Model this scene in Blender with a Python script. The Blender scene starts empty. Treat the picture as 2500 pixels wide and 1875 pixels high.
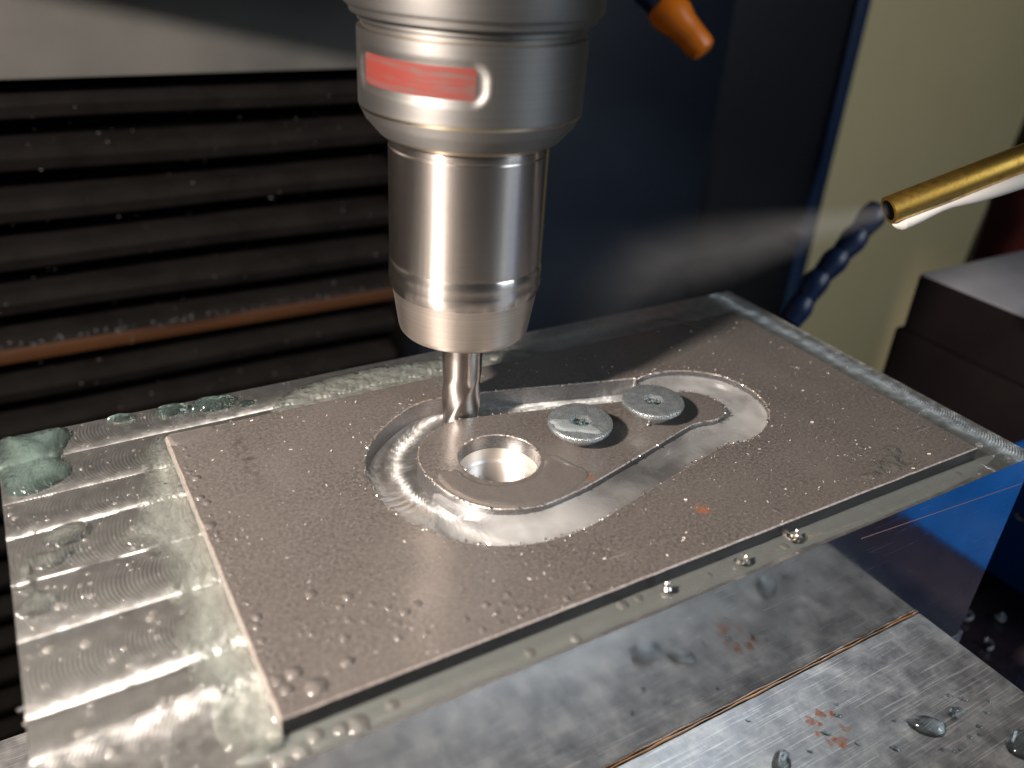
import bpy, bmesh, math, random
import numpy as np
from mathutils import Matrix, Vector
random.seed(7); rng = np.random.default_rng(7)
MM = 0.001
sc = bpy.context.scene
col = sc.collection

# ------------------------------------------------------------------ camera
Rm = ((0.8627533990964883, 0.20297545646223397, -0.46309560181608644),
      (-0.502178769517784, 0.4507291482367827, -0.7380106492289584),
      (0.05893263775752739, 0.86927797568079, 0.4907980696816644))
CAM = np.array((9.265, -53.943, 72.653))
cam = bpy.data.cameras.new('camera'); cam_o = bpy.data.objects.new('camera', cam); col.objects.link(cam_o)
M = Matrix(Rm).to_4x4(); M.translation = Vector(CAM * MM); cam_o.matrix_world = M
cam.sensor_width = 36; cam.lens = 29.893; cam.clip_start = 0.002; cam.clip_end = 20
cam.dof.use_dof = True; cam.dof.focus_distance = 0.128; cam.dof.aperture_fstop = 16.5
sc.camera = cam_o
# ------------------------------------------------------------------ world, lamps, exposure
w = bpy.data.worlds.new('World'); sc.world = w; w.use_nodes = True
w.node_tree.nodes['Background'].inputs[0].default_value = (0.85, 0.93, 1.0, 1)
w.node_tree.nodes['Background'].inputs[1].default_value = 0.022

def area(name, loc, target, power, size, colr, shape='DISK', size_y=None):
    l = bpy.data.lights.new(name, 'AREA'); l.energy = power; l.shape = shape; l.size = size * MM
    if size_y: l.size_y = size_y * MM
    l.color = colr
    o = bpy.data.objects.new(name, l); col.objects.link(o)
    o.location = Vector(loc) * MM
    o.rotation_euler = (Vector(target) - Vector(loc)).to_track_quat('-Z', 'Y').to_euler()
    return o
area('work_lamp', (-122, -14, 152), (75, 35, 0), 2.1, 17, (1.0, 0.885, 0.785))
area('window_light', (420, -420, 330), (80, 30, 10), 2.0, 240, (0.80, 0.91, 1.0), 'RECTANGLE', 340)
sc.view_settings.view_transform = 'Standard'; sc.view_settings.look = 'None'
sc.view_settings.exposure = 0.12; sc.view_settings.gamma = 1.0
sc.view_settings.use_curve_mapping = False
sc.cycles.use_denoising = True
sc.cycles.max_bounces = 14; sc.cycles.transparent_max_bounces = 24
sc.cycles.caustics_reflective = True; sc.cycles.caustics_refractive = True
sc.cycles.sample_clamp_indirect = 4.0
sc.cycles.blur_glossy = 0.3

# ------------------------------------------------------------------ node helpers
class NT:
    def __init__(s, name):
        s.m = bpy.data.materials.new(name); s.m.use_nodes = True; s.t = s.m.node_tree
        s.t.nodes.clear(); s.out = s.t.nodes.new('ShaderNodeOutputMaterial')
    def n(s, typ, ins=None, **props):
        nd = s.t.nodes.new('ShaderNode' + typ)
        for k, v in props.items(): setattr(nd, k, v)
        for k, v in (ins or {}).items():
            sock = nd.inputs[k]
            if hasattr(v, 'is_output'): s.t.links.new(v, sock)
            elif hasattr(v, 'outputs'): s.t.links.new(v.outputs[0], sock)
            else:
                if sock.type == 'RGBA' and len(v) == 3: v = (*v, 1)
                sock.default_value = v
        return nd
    def mm(s, sx=1, sy=1, sz=1, loc=(0, 0, 0), rot=(0, 0, 0)):
        tc = s.n('TexCoord')
        return s.n('Mapping', {'Vector': tc.outputs['Object'], 'Scale': (1000 * sx, 1000 * sy, 1000 * sz), 'Location': loc, 'Rotation': rot})
    def math(s, op, a, b=None, c=None, clamp=False):
        nd = s.n('Math', operation=op, use_clamp=clamp)
        for i, v in enumerate((a, b, c)):
            if v is None: continue
            if hasattr(v, 'is_output'): s.t.links.new(v, nd.inputs[i])
            elif hasattr(v, 'outputs'): s.t.links.new(v.outputs[0], nd.inputs[i])
            else: nd.inputs[i].default_value = v
        return nd.outputs[0]
    def noise(s, vec, scale, detail=3, rough=0.55, dist=0.0):
        return s.n('TexNoise', {'Vector': vec, 'Scale': scale, 'Detail': detail, 'Roughness': rough, 'Distortion': dist}).outputs['Fac']
    def ramp(s, fac, stops):
        r = s.n('ValToRGB', {'Fac': fac}); e = r.color_ramp.elements
        while len(e) < len(stops): e.new(0.5)
        for el, (p, c) in zip(e, stops):
            el.position = p; el.color = (*c, 1) if not isinstance(c, (int, float)) else (c, c, c, 1)
        return r.outputs[0]
    def mix(s, f, a, b):
        nd = s.n('Mix', data_type='RGBA')
        for i, v in ((0, f), (6, a), (7, b)):
            if hasattr(v, 'is_output'): s.t.links.new(v, nd.inputs[i])
            elif i == 0: nd.inputs[i].default_value = v
            else: nd.inputs[i].default_value = (*v, 1)
        return nd.outputs[2]
    def bump(s, h, strength=0.3, dist=0.1):
        return s.n('Bump', {'Height': h, 'Strength': strength, 'Distance': dist * MM}).outputs[0]
    def pr(s, **kw):
        ins = {}
        names = dict(col='Base Color', met='Metallic', rough='Roughness', nor='Normal', spec='Specular IOR Level', coat='Coat Weight',
                     crough='Coat Roughness', cnor='Coat Normal', aniso='Anisotropic', arot='Anisotropic Rotation', tan='Tangent', trans='Transmission Weight', ior='IOR', sss='Subsurface Weight')
        for k, v in kw.items(): ins[names[k]] = v
        b = s.n('BsdfPrincipled', ins)
        return b
    def done(s, sh, vol=None):
        if sh is not None: s.t.links.new(sh.outputs[0], s.out.inputs[0])
        if vol is not None: s.t.links.new(vol.outputs[0], s.out.inputs[1])
        return s.m
    def spot(s, vec, x, y, r, soft=0.6):      # round blot at x, y (mm), 1 inside
        d = s.n('VectorMath', {0: vec, 1: (x, y, 0)}, operation='SUBTRACT')
        d2 = s.n('VectorMath', {0: d, 1: (1, 1, 0)}, operation='MULTIPLY')
        ln = s.n('VectorMath', {0: d2}, operation='LENGTH').outputs['Value']
        return s.n('MapRange', {'Value': ln, 'From Min': r, 'From Max': r * (1 - soft)}).outputs[0]

# ------------------------------------------------------------------ materials
def m_plate():
    n = NT('mill_scale_steel'); v = n.mm()
    g1 = n.noise(v, 2.1, 5, 0.8); g2 = n.noise(v, 0.12, 4, 0.6); g3 = n.noise(v, 5.5, 2, 0.6)
    c = n.mix(n.ramp(g1, [(0.40, 0), (0.62, 1)]), (0.054, 0.047, 0.043), (0.142, 0.126, 0.117))
    c = n.mix(n.ramp(g2, [(0.35, 0), (0.7, 0.55)]), c, (0.112, 0.099, 0.091))
    c = n.mix(n.ramp(g3, [(0.60, 0), (0.70, 0.75)]), c, (0.045, 0.036, 0.032))
    # stains and scratches that belong to the steel
    wob = n.n('VectorMath', {0: v, 1: n.n('VectorMath', {0: n.n('TexNoise', {'Vector': v, 'Scale': 0.7, 'Detail': 3}).outputs['Color'], 'Scale': 2.2}, operation='SCALE').outputs[0]}, operation='ADD')
    wobc = n.n('VectorMath', {0: wob, 1: (1.1, 1.1, 0)}, operation='SUBTRACT')
    rust = n.math('MULTIPLY', n.spot(wobc, 82.0, 10.7, 1.5, 0.9), n.ramp(g1, [(0.4, 0.2), (0.6, 1)]))
    c = n.mix(rust, c, (0.30, 0.085, 0.02))
    rust2 = n.math('MULTIPLY', n.spot(wobc, 71.8, 24.0, 1.1, 0.9), 0.8)
    c = n.mix(rust2, c, (0.20, 0.06, 0.025))
    st = n.mm(0.55, 0.085, 1, loc=(-16.7, -4.2, 0))
    strk = n.math('MULTIPLY', n.spot(st, 0.0, 0.0, 1.0, 0.9), n.ramp(n.noise(v, 0.9, 3), [(0.45, 0), (0.62, 0.85)]))
    c = n.mix(strk, c, (0.04, 0.034, 0.03))
    sv = n.mm(0.05, 1.6, 1, rot=(0, 0, 0.45))
    scr = n.ramp(n.noise(sv, 1.3, 2), [(0.70, 0), (0.76, 0.5)])
    c = n.mix(scr, c, (0.30, 0.26, 0.235))
    wet = n.noise(v, 0.10, 3, 0.6)
    rough = n.ramp(wet, [(0.35, 0.26), (0.65, 0.44)])
    h = n.math('ADD', n.math('MULTIPLY', g1, 0.7), n.math('MULTIPLY', g3, 0.5))
    film = n.noise(v, 0.2, 2, 0.5)
    return n.done(n.pr(col=c, met=0.18, rough=rough, nor=n.bump(h, 0.42, 0.08), spec=0.55,
                       coat=n.ramp(wet, [(0.4, 0.75), (0.7, 0.25)]), crough=0.17, cnor=n.bump(n.math('ADD', film, n.math('MULTIPLY', g1, 0.25)), 0.5, 0.10)))
def m_plate_edge():
    n = NT('cut_steel_edge'); v = n.mm(1, 1, 0.15)
    g = n.noise(n.mm(1.0, 1.0, 3.0), 2.0, 3)
    return n.done(n.pr(col=n.ramp(g, [(0.3, (0.10, 0.10, 0.105)), (0.7, (0.22, 0.215, 0.215))]), met=0.75, rough=0.32, nor=n.bump(g, 0.25, 0.05)))
def m_rim():
    n = NT('bright_burr_edge'); g = n.noise(n.mm(), 3.0, 3, 0.7)
    return n.done(n.pr(col=n.ramp(g, [(0.35, (0.16, 0.13, 0.115)), (0.7, (0.62, 0.56, 0.52))]), met=0.7, rough=0.35, nor=n.bump(g, 0.8, 0.12)))
def m_milled():
    n = NT('milled_aluminium'); v = n.mm()
    at = n.n('Attribute', attribute_name='mark').outputs['Fac']
    wv = n.math('SINE', n.math('MULTIPLY', at, 2 * math.pi))
    g = n.noise(v, 0.5, 4, 0.6); gf = n.noise(v, 6, 2)
    amp = n.ramp(n.noise(v, 0.25, 2), [(0.35, 0.25), (0.65, 1.0)])
    amp = n.math('MULTIPLY', amp, n.n('Attribute', attribute_name='amp').outputs['Fac'])
    h = n.math('ADD', n.math('MULTIPLY', wv, amp), n.math('MULTIPLY', gf, 0.5))
    c = n.ramp(g, [(0.3, (0.66, 0.655, 0.64)), (0.7, (0.88, 0.88, 0.865))])
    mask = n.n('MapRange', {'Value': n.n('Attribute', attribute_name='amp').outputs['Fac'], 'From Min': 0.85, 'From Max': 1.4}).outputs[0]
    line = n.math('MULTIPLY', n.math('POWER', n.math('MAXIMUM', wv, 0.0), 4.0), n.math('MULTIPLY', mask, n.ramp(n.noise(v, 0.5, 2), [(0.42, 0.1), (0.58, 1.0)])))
    c = n.mix(line, c, (0.95, 0.95, 0.94))  # real cutter arcs on the slot floor, their glint put into the colour
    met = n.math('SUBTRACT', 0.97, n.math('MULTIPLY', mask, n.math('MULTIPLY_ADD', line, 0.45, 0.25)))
    return n.done(n.pr(col=c, met=met, rough=n.ramp(g, [(0.3, 0.30), (0.7, 0.44)]), nor=n.bump(h, 0.55, 0.05), aniso=0.86, tan=n.n('Attribute', attribute_name='tang').outputs['Vector']))
def m_face():
    n = NT('polished_aluminium'); v = n.mm()
    g = n.noise(n.mm(0.25, 1, 0.6, rot=(0, 0.5, 0)), 1.0, 4, 0.65); s = n.noise(n.mm(0.5, 1, 8, rot=(0, 0.6, 0)), 1.2, 2)
    c = n.ramp(n.noise(v, 0.08, 4, 0.6), [(0.3, (0.52, 0.53, 0.55)), (0.7, (0.72, 0.73, 0.74))])
    sc_ = n.ramp(n.noise(n.mm(0.12, 1, 6, rot=(0, 0.9, 0)), 1.1, 2), [(0.68, 0), (0.73, 1)])
    rough = n.math('ADD', n.ramp(g, [(0.35, 0.055), (0.75, 0.16)]), n.math('MULTIPLY', sc_, 0.2))
    return n.done(n.pr(col=c, met=1.0, rough=rough, nor=n.bump(s, 0.035, 0.04)))
def m_jaw():
    n = NT('ground_steel'); v = n.mm()
    br = n.math('ADD', n.math('MULTIPLY', n.noise(n.mm(0.10, 4.0, 1, rot=(0, 0, 0.9)), 1.0, 3, 0.6), 0.85), n.math('MULTIPLY', n.noise(n.mm(5.0, 0.12, 1, rot=(0, 0, 0.25)), 1.0, 3, 0.6), 0.15))
    bl = n.noise(v, 0.22, 6, 0.68, 0.2); bl2 = n.noise(v, 0.55, 4, 0.6)
    c = n.ramp(n.math('ADD', n.math('MULTIPLY', bl, 0.75), n.math('MULTIPLY', bl2, 0.25)), [(0.36, (0.18, 0.18, 0.185)), (0.5, (0.26, 0.26, 0.26)), (0.68, (0.42, 0.41, 0.395))])
    c = n.mix(n.ramp(br, [(0.54, 0), (0.66, 0.6)]), c, (0.60, 0.59, 0.57))
    wob = n.n('VectorMath', {0: v, 1: n.n('VectorMath', {0: n.n('TexNoise', {'Vector': v, 'Scale': 0.9, 'Detail': 3}).outputs['Color'], 'Scale': 2.4}, operation='SCALE').outputs[0]}, operation='ADD')
    wob = n.n('VectorMath', {0: wob, 1: (1.2, 1.2, 0)}, operation='SUBTRACT')
    for x, y, r in ((94.6, -7.2, 0.75), (92.6, -7.6, 0.7), (96.1, -7.9, 0.6), (95.9, -10.7, 0.85), (93.9, -12.0, 1.0), (92.2, -11.4, 0.6), (91.6, -9.2, 0.6), (93.4, -8.6, 0.5)):
        k = n.math('MULTIPLY', n.spot(wob, x - 60, y + 35, r * 1.15, 0.5), n.ramp(bl2, [(0.35, 0.3), (0.55, 1.0)]))
        c = n.mix(k, c, (0.27, 0.09, 0.03))
    rough = n.ramp(bl, [(0.35, 0.42), (0.65, 0.52)])
    return n.done(n.pr(col=c, met=0.85, rough=rough, nor=n.bump(br, 0.22, 0.05), coat=0.1, crough=0.12))
def m_tool(name, base, rough, aniso, ring=0.12):
    n = NT(name); v = n.mm(0.05, 0.05, 6.0)
    r = n.noise(v, 1.0, 3, 0.6)
    c = n.mix(n.ramp(r, [(0.35, 0), (0.65, 0.35)]), base, tuple(b * 0.6 for b in base))
    tan = n.n('Tangent', direction_type='RADIAL', axis='Z').outputs[0]
    return n.done(n.pr(col=c, met=1.0, rough=rough, aniso=aniso, arot=0.25, tan=tan, nor=n.bump(r, ring, 0.03)))
def m_redmark():
    n = NT('worn_red_paint'); g = n.noise(n.mm(0.10, 0.10, 1.6), 1.0, 4, 0.6); w_ = n.noise(n.mm(), 0.5, 3)
    k = n.ramp(n.math('ADD', n.math('MULTIPLY', g, 0.75), n.math('MULTIPLY', w_, 0.25)), [(0.38, 0), (0.56, 1)])
    c = n.mix(k, (0.09, 0.05, 0.046), (0.14, 0.022, 0.016))
    return n.done(n.pr(col=c, met=0.25, rough=0.5, nor=n.bump(g, 0.2, 0.1)))
def m_nut():
    n = NT('turned_steel'); r = n.noise(n.mm(0.05, 0.05, 6.0), 1.0, 3, 0.6)
    tan = n.n('Tangent', direction_type='RADIAL', axis='Z').outputs[0]
    c = n.mix(n.ramp(r, [(0.35, 0), (0.65, 0.3)]), (0.60, 0.545, 0.51), (0.42, 0.38, 0.355))
    a = n.pr(col=c, met=1.0, rough=0.22, aniso=1.0, arot=0.25, tan=tan, nor=n.bump(r, 0.15, 0.03))
    b = n.pr(col=c, met=1.0, rough=0.50, aniso=0.8, arot=0.25, tan=tan)
    return n.done(n.n('MixShader', {0: 0.20, 1: a, 2: b}))
def m_brass():
    n = NT('tarnished_brass'); g = n.noise(n.mm(), 0.9, 4, 0.6)
    return n.done(n.pr(col=n.ramp(g, [(0.3, (0.52, 0.28, 0.05)), (0.65, (0.92, 0.58, 0.14))]), met=1.0, rough=n.ramp(g, [(0.3, 0.46), (0.7, 0.30)]), nor=n.bump(g, 0.1, 0.1)))
def m_zinc():
    n = NT('zinc_plated_steel'); v = n.mm(); g = n.noise(v, 5.0, 3, 0.7); g2 = n.noise(v, 0.7, 3)
    c = n.ramp(g2, [(0.3, (0.48, 0.53, 0.56)), (0.7, (0.74, 0.79, 0.81))])
    return n.done(n.pr(col=c, met=0.90, rough=n.ramp(n.noise(v, 4.2, 3, 0.7), [(0.42, 0.18), (0.66, 0.42)]), nor=n.bump(g, 0.6, 0.13)))
def m_simple(name, c1, c2=None, rough=0.5, scale=0.05, met=0.0, bmp=0.05, bscale=0.5, coat=0.0, spec=0.5):
    n = NT(name); v = n.mm(); g = n.noise(v, scale, 4, 0.6)
    c = n.ramp(g, [(0.3, c1), (0.7, c2 or c1)])
    return n.done(n.pr(col=c, met=met, rough=rough, nor=n.bump(n.noise(v, bscale, 3), bmp, 0.5), coat=coat, crough=0.2, spec=spec))
def m_water(name, tint=(1, 1, 1), milk=0.0, milkcol=(0.75, 0.78, 0.76), rough=0.03, bscale=0.3, bstr=0.25, varied=None, refr=0.0, bdist=0.4, dep=False):
    n = NT(name); v = n.mm()
    h = n.noise(v, bscale, 2, 0.5)
    nor = n.bump(h, bstr, bdist)
    body = n.n('BsdfTransparent', {'Color': tint})
    if refr:
        gl = n.n('BsdfRefraction', {'Color': tint, 'Roughness': 0.0, 'IOR': 1.33, 'Normal': nor})
        body = n.n('MixShader', {0: refr, 1: body, 2: gl})
    if milk or varied:
        dif = n.n('BsdfDiffuse', {'Color': milkcol, 'Normal': nor}); tr = n.n('BsdfTranslucent', {'Color': milkcol, 'Normal': nor})
        dm = n.n('MixShader', {0: 0.35, 1: dif, 2: tr})
        f = milk
        if dep: f = n.math('MULTIPLY', n.n('Attribute', attribute_name='milk').outputs['Fac'], milk * 1.35)
        if varied:
            lo, hi = varied
            mk = n.math('ADD', n.math('MULTIPLY', n.noise(n.mm(1, 1, 1, rot=(0, 0, -0.24)), 0.12, 2, 0.5, 0.3), 0.85), n.math('MULTIPLY', n.noise(v, 0.5, 2, 0.5, 0.4), 0.15))
            at = n.n('Attribute', attribute_name='milk').outputs['Fac']
            f = n.math('MULTIPLY', at, n.ramp(mk, [(0.34, lo), (0.62, hi)]))
        body = n.n('MixShader', {0: f, 1: body, 2: dm})
    gs = n.n('BsdfGlossy', {'Color': (1, 1, 1), 'Roughness': rough, 'Normal': nor})
    fr = n.n('Fresnel', {'IOR': 1.5, 'Normal': nor})
    return n.done(n.n('MixShader', {0: fr, 1: body, 2: gs}))
MT = dict(plate=m_plate(), edge=m_plate_edge(), rim=m_rim(), milled=m_milled(), face=m_face(), jaw=m_jaw(),
    nut=m_nut(), cone=m_tool('satin_turned_steel', (0.60, 0.53, 0.48), 0.42, 0.5), holder=m_tool('satin_holder_steel', (0.19, 0.184, 0.178), 0.58, 0.6),
    gold=m_tool('gold_toned_edge', (0.60, 0.49, 0.35), 0.30, 0.5), carbide=m_tool('carbide', (0.52, 0.47, 0.44), 0.30, 0.8, 0.05),
    brass=m_brass(), zinc=m_zinc(),
    white=m_simple('white_plastic', (0.50, 0.485, 0.46), (0.44, 0.43, 0.405), 0.35), orange=m_simple('orange_plastic', (0.85, 0.20, 0.004), (0.80, 0.18, 0.004), 0.35),
    bluehose=m_simple('blue_hose_plastic', (0.006, 0.02, 0.07), (0.005, 0.015, 0.05), 0.4), rubber=m_simple('black_rubber', (0.0038, 0.0032, 0.003), (0.0085, 0.0072, 0.0068), 0.8, 0.08, bmp=0.2, spec=0.07),
    navyedge=m_simple('navy_edge_paint', (0.006, 0.018, 0.05), (0.008, 0.022, 0.06), 0.4), outer=m_simple('shaded_plate_edge', (0.010, 0.010, 0.011), (0.022, 0.022, 0.024), 0.45, 0.6, met=0.0, bmp=0.1, spec=0.3),  # outer plate walls: shade on the front edge put into the colour
    shadeblack=m_simple('recess_shade', (0.001, 0.001, 0.001), None, 0.9, spec=0.02), greyp=m_simple('grey_painted_steel', (0.075, 0.072, 0.067), (0.11, 0.106, 0.098), 0.45, 0.03),  # recess black: shade of pleat gaps and tube bore put into the colour
    navy=m_simple('navy_paint', (0.003, 0.005, 0.010), (0.005, 0.009, 0.017), 0.5, 0.02, spec=0.2), navyd=m_simple('dark_navy_paint', (0.002, 0.0025, 0.004), (0.0025, 0.003, 0.006), 0.5, 0.02),
    beige=m_simple('olive_beige_paint', (0.84, 0.67, 0.36), (0.88, 0.72, 0.41), 0.6, 0.01), blue=m_simple('blue_paint', (0.004, 0.075, 0.30), (0.003, 0.06, 0.25), 0.35, 0.03),
    tray=m_simple('dark_wet_tray', (0.012, 0.008, 0.010), (0.03, 0.02, 0.022), 0.3, 0.15, bmp=0.5), boxd=m_simple('oxide_black_steel', (0.004, 0.003, 0.0032), (0.007, 0.005, 0.0055), 0.8, 0.03, spec=0.05),
    boxt=m_simple('grey_machined_top', (0.22, 0.22, 0.25), (0.30, 0.30, 0.33), 0.35, 0.05, met=0.3), red=m_simple('red_plastic', (0.10, 0.004, 0.003), None, 0.5),
    redmark=m_redmark(), rust=m_simple('wet_rust', (0.19, 0.085, 0.018), (0.05, 0.032, 0.014), 0.25, 0.12, bmp=0.6, coat=0.8),
    lit_edge=m_simple('lit_cut_edge', (0.20, 0.185, 0.165), (0.34, 0.315, 0.285), 0.35, 0.8, met=0.2, bmp=0.3, coat=0.4),  # left plate wall: the lamp's light put into a paler edge colour
    faceline=m_simple('dull_face_line', (0.16, 0.10, 0.09), None, 0.5), orim=m_simple('dull_plate_rim', (0.16, 0.13, 0.115), (0.30, 0.26, 0.235), 0.4, 2.0, met=0.3, bmp=0.4),
    ruststrip=m_simple('rusty_strip', (0.05, 0.018, 0.004), (0.038, 0.013, 0.003), 0.5, 0.05), chip=m_simple('bright_chip', (0.72, 0.68, 0.62), (0.5, 0.45, 0.4), 0.3, 1.5, met=1.0),
    flake=m_simple('glint_flake', (0.75, 0.70, 0.66), (0.5, 0.46, 0.43), 0.35, 1.5, met=0.35),
    chipw=m_simple('pale_chip', (0.62, 0.62, 0.62), (0.5, 0.5, 0.5), 0.4, 0.5, met=0.4),
    speck=m_simple('dull_speck', (0.16, 0.16, 0.16), (0.07, 0.07, 0.07), 0.3, 0.4),
    drop=m_water('clear_coolant', (0.97, 0.97, 0.96), milk=0.10, milkcol=(0.80, 0.74, 0.70), refr=0.12, bstr=0.0, rough=0.10), film=m_water('coolant_film', (1, 1, 1), milk=0.20, milkcol=(0.60, 0.54, 0.50), bscale=0.3, bstr=0.5),
    clearfilm=m_water('clear_film', (1, 1, 1), milk=0.17, milkcol=(0.55, 0.52, 0.47), bscale=0.8, bstr=1.0, bdist=0.7),
    ledge=m_water('ledge_coolant', (0.96, 0.975, 0.965), milk=0.15, milkcol=(0.72, 0.76, 0.72), bscale=0.25, bstr=0.35),
    pool=m_water('pale_green_coolant', (0.955, 0.975, 0.96), milk=0.10, milkcol=(0.82, 0.87, 0.80), bscale=0.7, bstr=1.0, rough=0.05, bdist=0.9, refr=0.18, dep=True),
    blob=m_water('green_coolant_blob', (0.78, 0.90, 0.87), milk=0.09, milkcol=(0.42, 0.60, 0.55), bscale=0.6, bstr=1.0, refr=0.2, rough=0.04, bdist=0.8, dep=True),
    milky=m_water('milky_coolant', (0.94, 0.95, 0.96), varied=(0.16, 0.36), milkcol=(0.80, 0.79, 0.78), bscale=0.2, bstr=0.15),
    smear=m_water('milky_smear', (0.94, 0.95, 0.95), milk=0.34, milkcol=(0.55, 0.60, 0.61), bscale=0.5, bstr=0.3),
    jdrop=m_water('clear_coolant_on_steel', (0.93, 0.96, 0.96), refr=1.0, bstr=0.1, bscale=0.6, rough=0.08))

# ------------------------------------------------------------------ mesh helpers (all lengths in mm)
def tag(o, label=None, cat=None, group=None, kind=None):
    for k, v in (('label', label), ('category', cat), ('group', group), ('kind', kind)):
        if v: o[k] = v
    return o
def empty(name, loc, label, cat, group=None):
    o = bpy.data.objects.new(name, None); col.objects.link(o); o.location = Vector(loc) * MM; o.empty_display_size = 0.005
    return tag(o, label, cat, group)
def wloc(o):
    l = Vector((0, 0, 0))
    while o is not None: l = l + o.location; o = o.parent
    return l
def mesh_bm(bm, name, angle=32, smooth=True):
    if smooth:
        for f in bm.faces: f.smooth = True
        lim = math.radians(angle)
        for e in bm.edges:
            if len(e.link_faces) == 2 and e.calc_face_angle(0) > lim: e.smooth = False
    me = bpy.data.meshes.new(name); bm.to_mesh(me); bm.free(); return me
def obj(name, bm, mat, parent=None, origin=None, **tg):
    """bm holds world positions in mm; the object sits at origin (or at its parent)."""
    o0 = wloc(parent) if parent is not None else Vector((0, 0, 0))
    og = Vector(origin) * MM if origin is not None else o0
    for v in bm.verts: v.co = v.co * MM - og
    bm.normal_update()
    me = mesh_bm(bm, name)
    for m in (mat if isinstance(mat, (list, tuple)) else [mat]): me.materials.append(m)
    o = bpy.data.objects.new(name, me); col.objects.link(o)
    o.location = og - o0
    if parent is not None: o.parent = parent
    return tag(o, **tg)
def bm_from(verts, faces):
    bm = bmesh.new(); vs = [bm.verts.new(v) for v in verts]
    for f in faces:
        try: bm.faces.new([vs[i] for i in f])
        except ValueError: pass
    return bm
def box(x0, x1, y0, y1, z0, z1, bev=0.0, seg=2):
    bm = bmesh.new(); bmesh.ops.create_cube(bm, size=1)
    for v in bm.verts: v.co = Vector(((x0 + x1) / 2 + v.co.x * (x1 - x0), (y0 + y1) / 2 + v.co.y * (y1 - y0), (z0 + z1) / 2 + v.co.z * (z1 - z0)))
    if bev: bmesh.ops.bevel(bm, geom=bm.edges[:], offset=bev, segments=seg, affect='EDGES', profile=0.5)
    return bm
def lathe(prof, cx, cy, n=96, caps=True):
    verts, faces = [], []
    for r, z in prof:
        for k in range(n):
            a = 2 * math.pi * k / n; verts.append((cx + r * math.cos(a), cy + r * math.sin(a), z))
    for i in range(len(prof) - 1):
        for k in range(n):
            a, b = i * n + k, i * n + (k + 1) % n; faces.append((a, b, b + n, a + n))
    if caps:
        if prof[0][0] > 0: faces.append(tuple(range(n - 1, -1, -1)))
        if prof[-1][0] > 0: faces.append(tuple(range((len(prof) - 1) * n, len(prof) * n)))
    bm = bm_from(verts, faces); bmesh.ops.recalc_face_normals(bm, faces=bm.faces[:]); return bm
def tube(path, radii, n=16, caps=True, flat=1.0):
    path = [Vector(p) for p in path]; verts, faces = [], []
    if not hasattr(radii, '__len__'): radii = [radii] * len(path)
    up = Vector((0, 0, 1)); nprev = None
    for i, p in enumerate(path):
        t = (path[min(i + 1, len(path) - 1)] - path[max(i - 1, 0)]).normalized()
        a = (up - t * up.dot(t)) if nprev is None else (nprev - t * nprev.dot(t))
        if a.length < 1e-4: a = Vector((1, 0, 0)) - t * t.x
        a.normalize(); nprev = a; b = t.cross(a)
        for k in range(n):
            th = 2 * math.pi * k / n; verts.append(p + (a * math.cos(th) * flat + b * math.sin(th)) * radii[i])
    m = len(path)
    for i in range(m - 1):
        for k in range(n):
            q, r = i * n + k, i * n + (k + 1) % n; faces.append((q, r, r + n, q + n))
    if caps: faces.append(tuple(range(n - 1, -1, -1))); faces.append(tuple(range((m - 1) * n, m * n)))
    bm = bm_from(verts, faces); bmesh.ops.recalc_face_normals(bm, faces=bm.faces[:]); return bm
def catmull(pts, per=6):
    P = np.array(pts, float); n = len(P); out = []
    for i in range(n):
        p0, p1, p2, p3 = P[i - 1], P[i], P[(i + 1) % n], P[(i + 2) % n]
        for t in np.linspace(0, 1, per, endpoint=False):
            out.append(0.5 * (2 * p1 + (p2 - p0) * t + (2 * p0 - 5 * p1 + 4 * p2 - p3) * t * t + (3 * p1 - p0 - 3 * p2 + p3) * t ** 3))
    return np.array(out)
def smoothloop(P, k=2):
    for _ in range(k): P = 0.25 * np.roll(P, 1, 0) + 0.5 * P + 0.25 * np.roll(P, -1, 0)
    return P
def area2(P): return 0.5 * np.sum(P[:, 0] * np.roll(P[:, 1], -1) - np.roll(P[:, 0], -1) * P[:, 1])
def offs(P, d):          # outward for a counter-clockwise loop
    t = np.roll(P, -1, 0) - np.roll(P, 1, 0); t /= np.linalg.norm(t, axis=1)[:, None] + 1e-9
    s = 1 if area2(P) > 0 else -1
    return P + d * s * np.stack([t[:, 1], -t[:, 0]], 1)
def sdf(P, X, Y):        # signed distance, positive inside
    d = np.full(X.shape, 1e9); ins = np.zeros(X.shape, bool)
    for i in range(len(P)):
        a, b = P[i - 1], P[i]; e = b - a; L = e @ e + 1e-12
        t = np.clip(((X - a[0]) * e[0] + (Y - a[1]) * e[1]) / L, 0, 1)
        d = np.minimum(d, np.hypot(X - a[0] - t * e[0], Y - a[1] - t * e[1]))
        c = ((a[1] > Y) != (b[1] > Y))
        ins ^= c & (X < (b[0] - a[0]) * (Y - a[1]) / (b[1] - a[1] + 1e-15) + a[0])
    return np.where(ins, d, -d)
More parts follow.
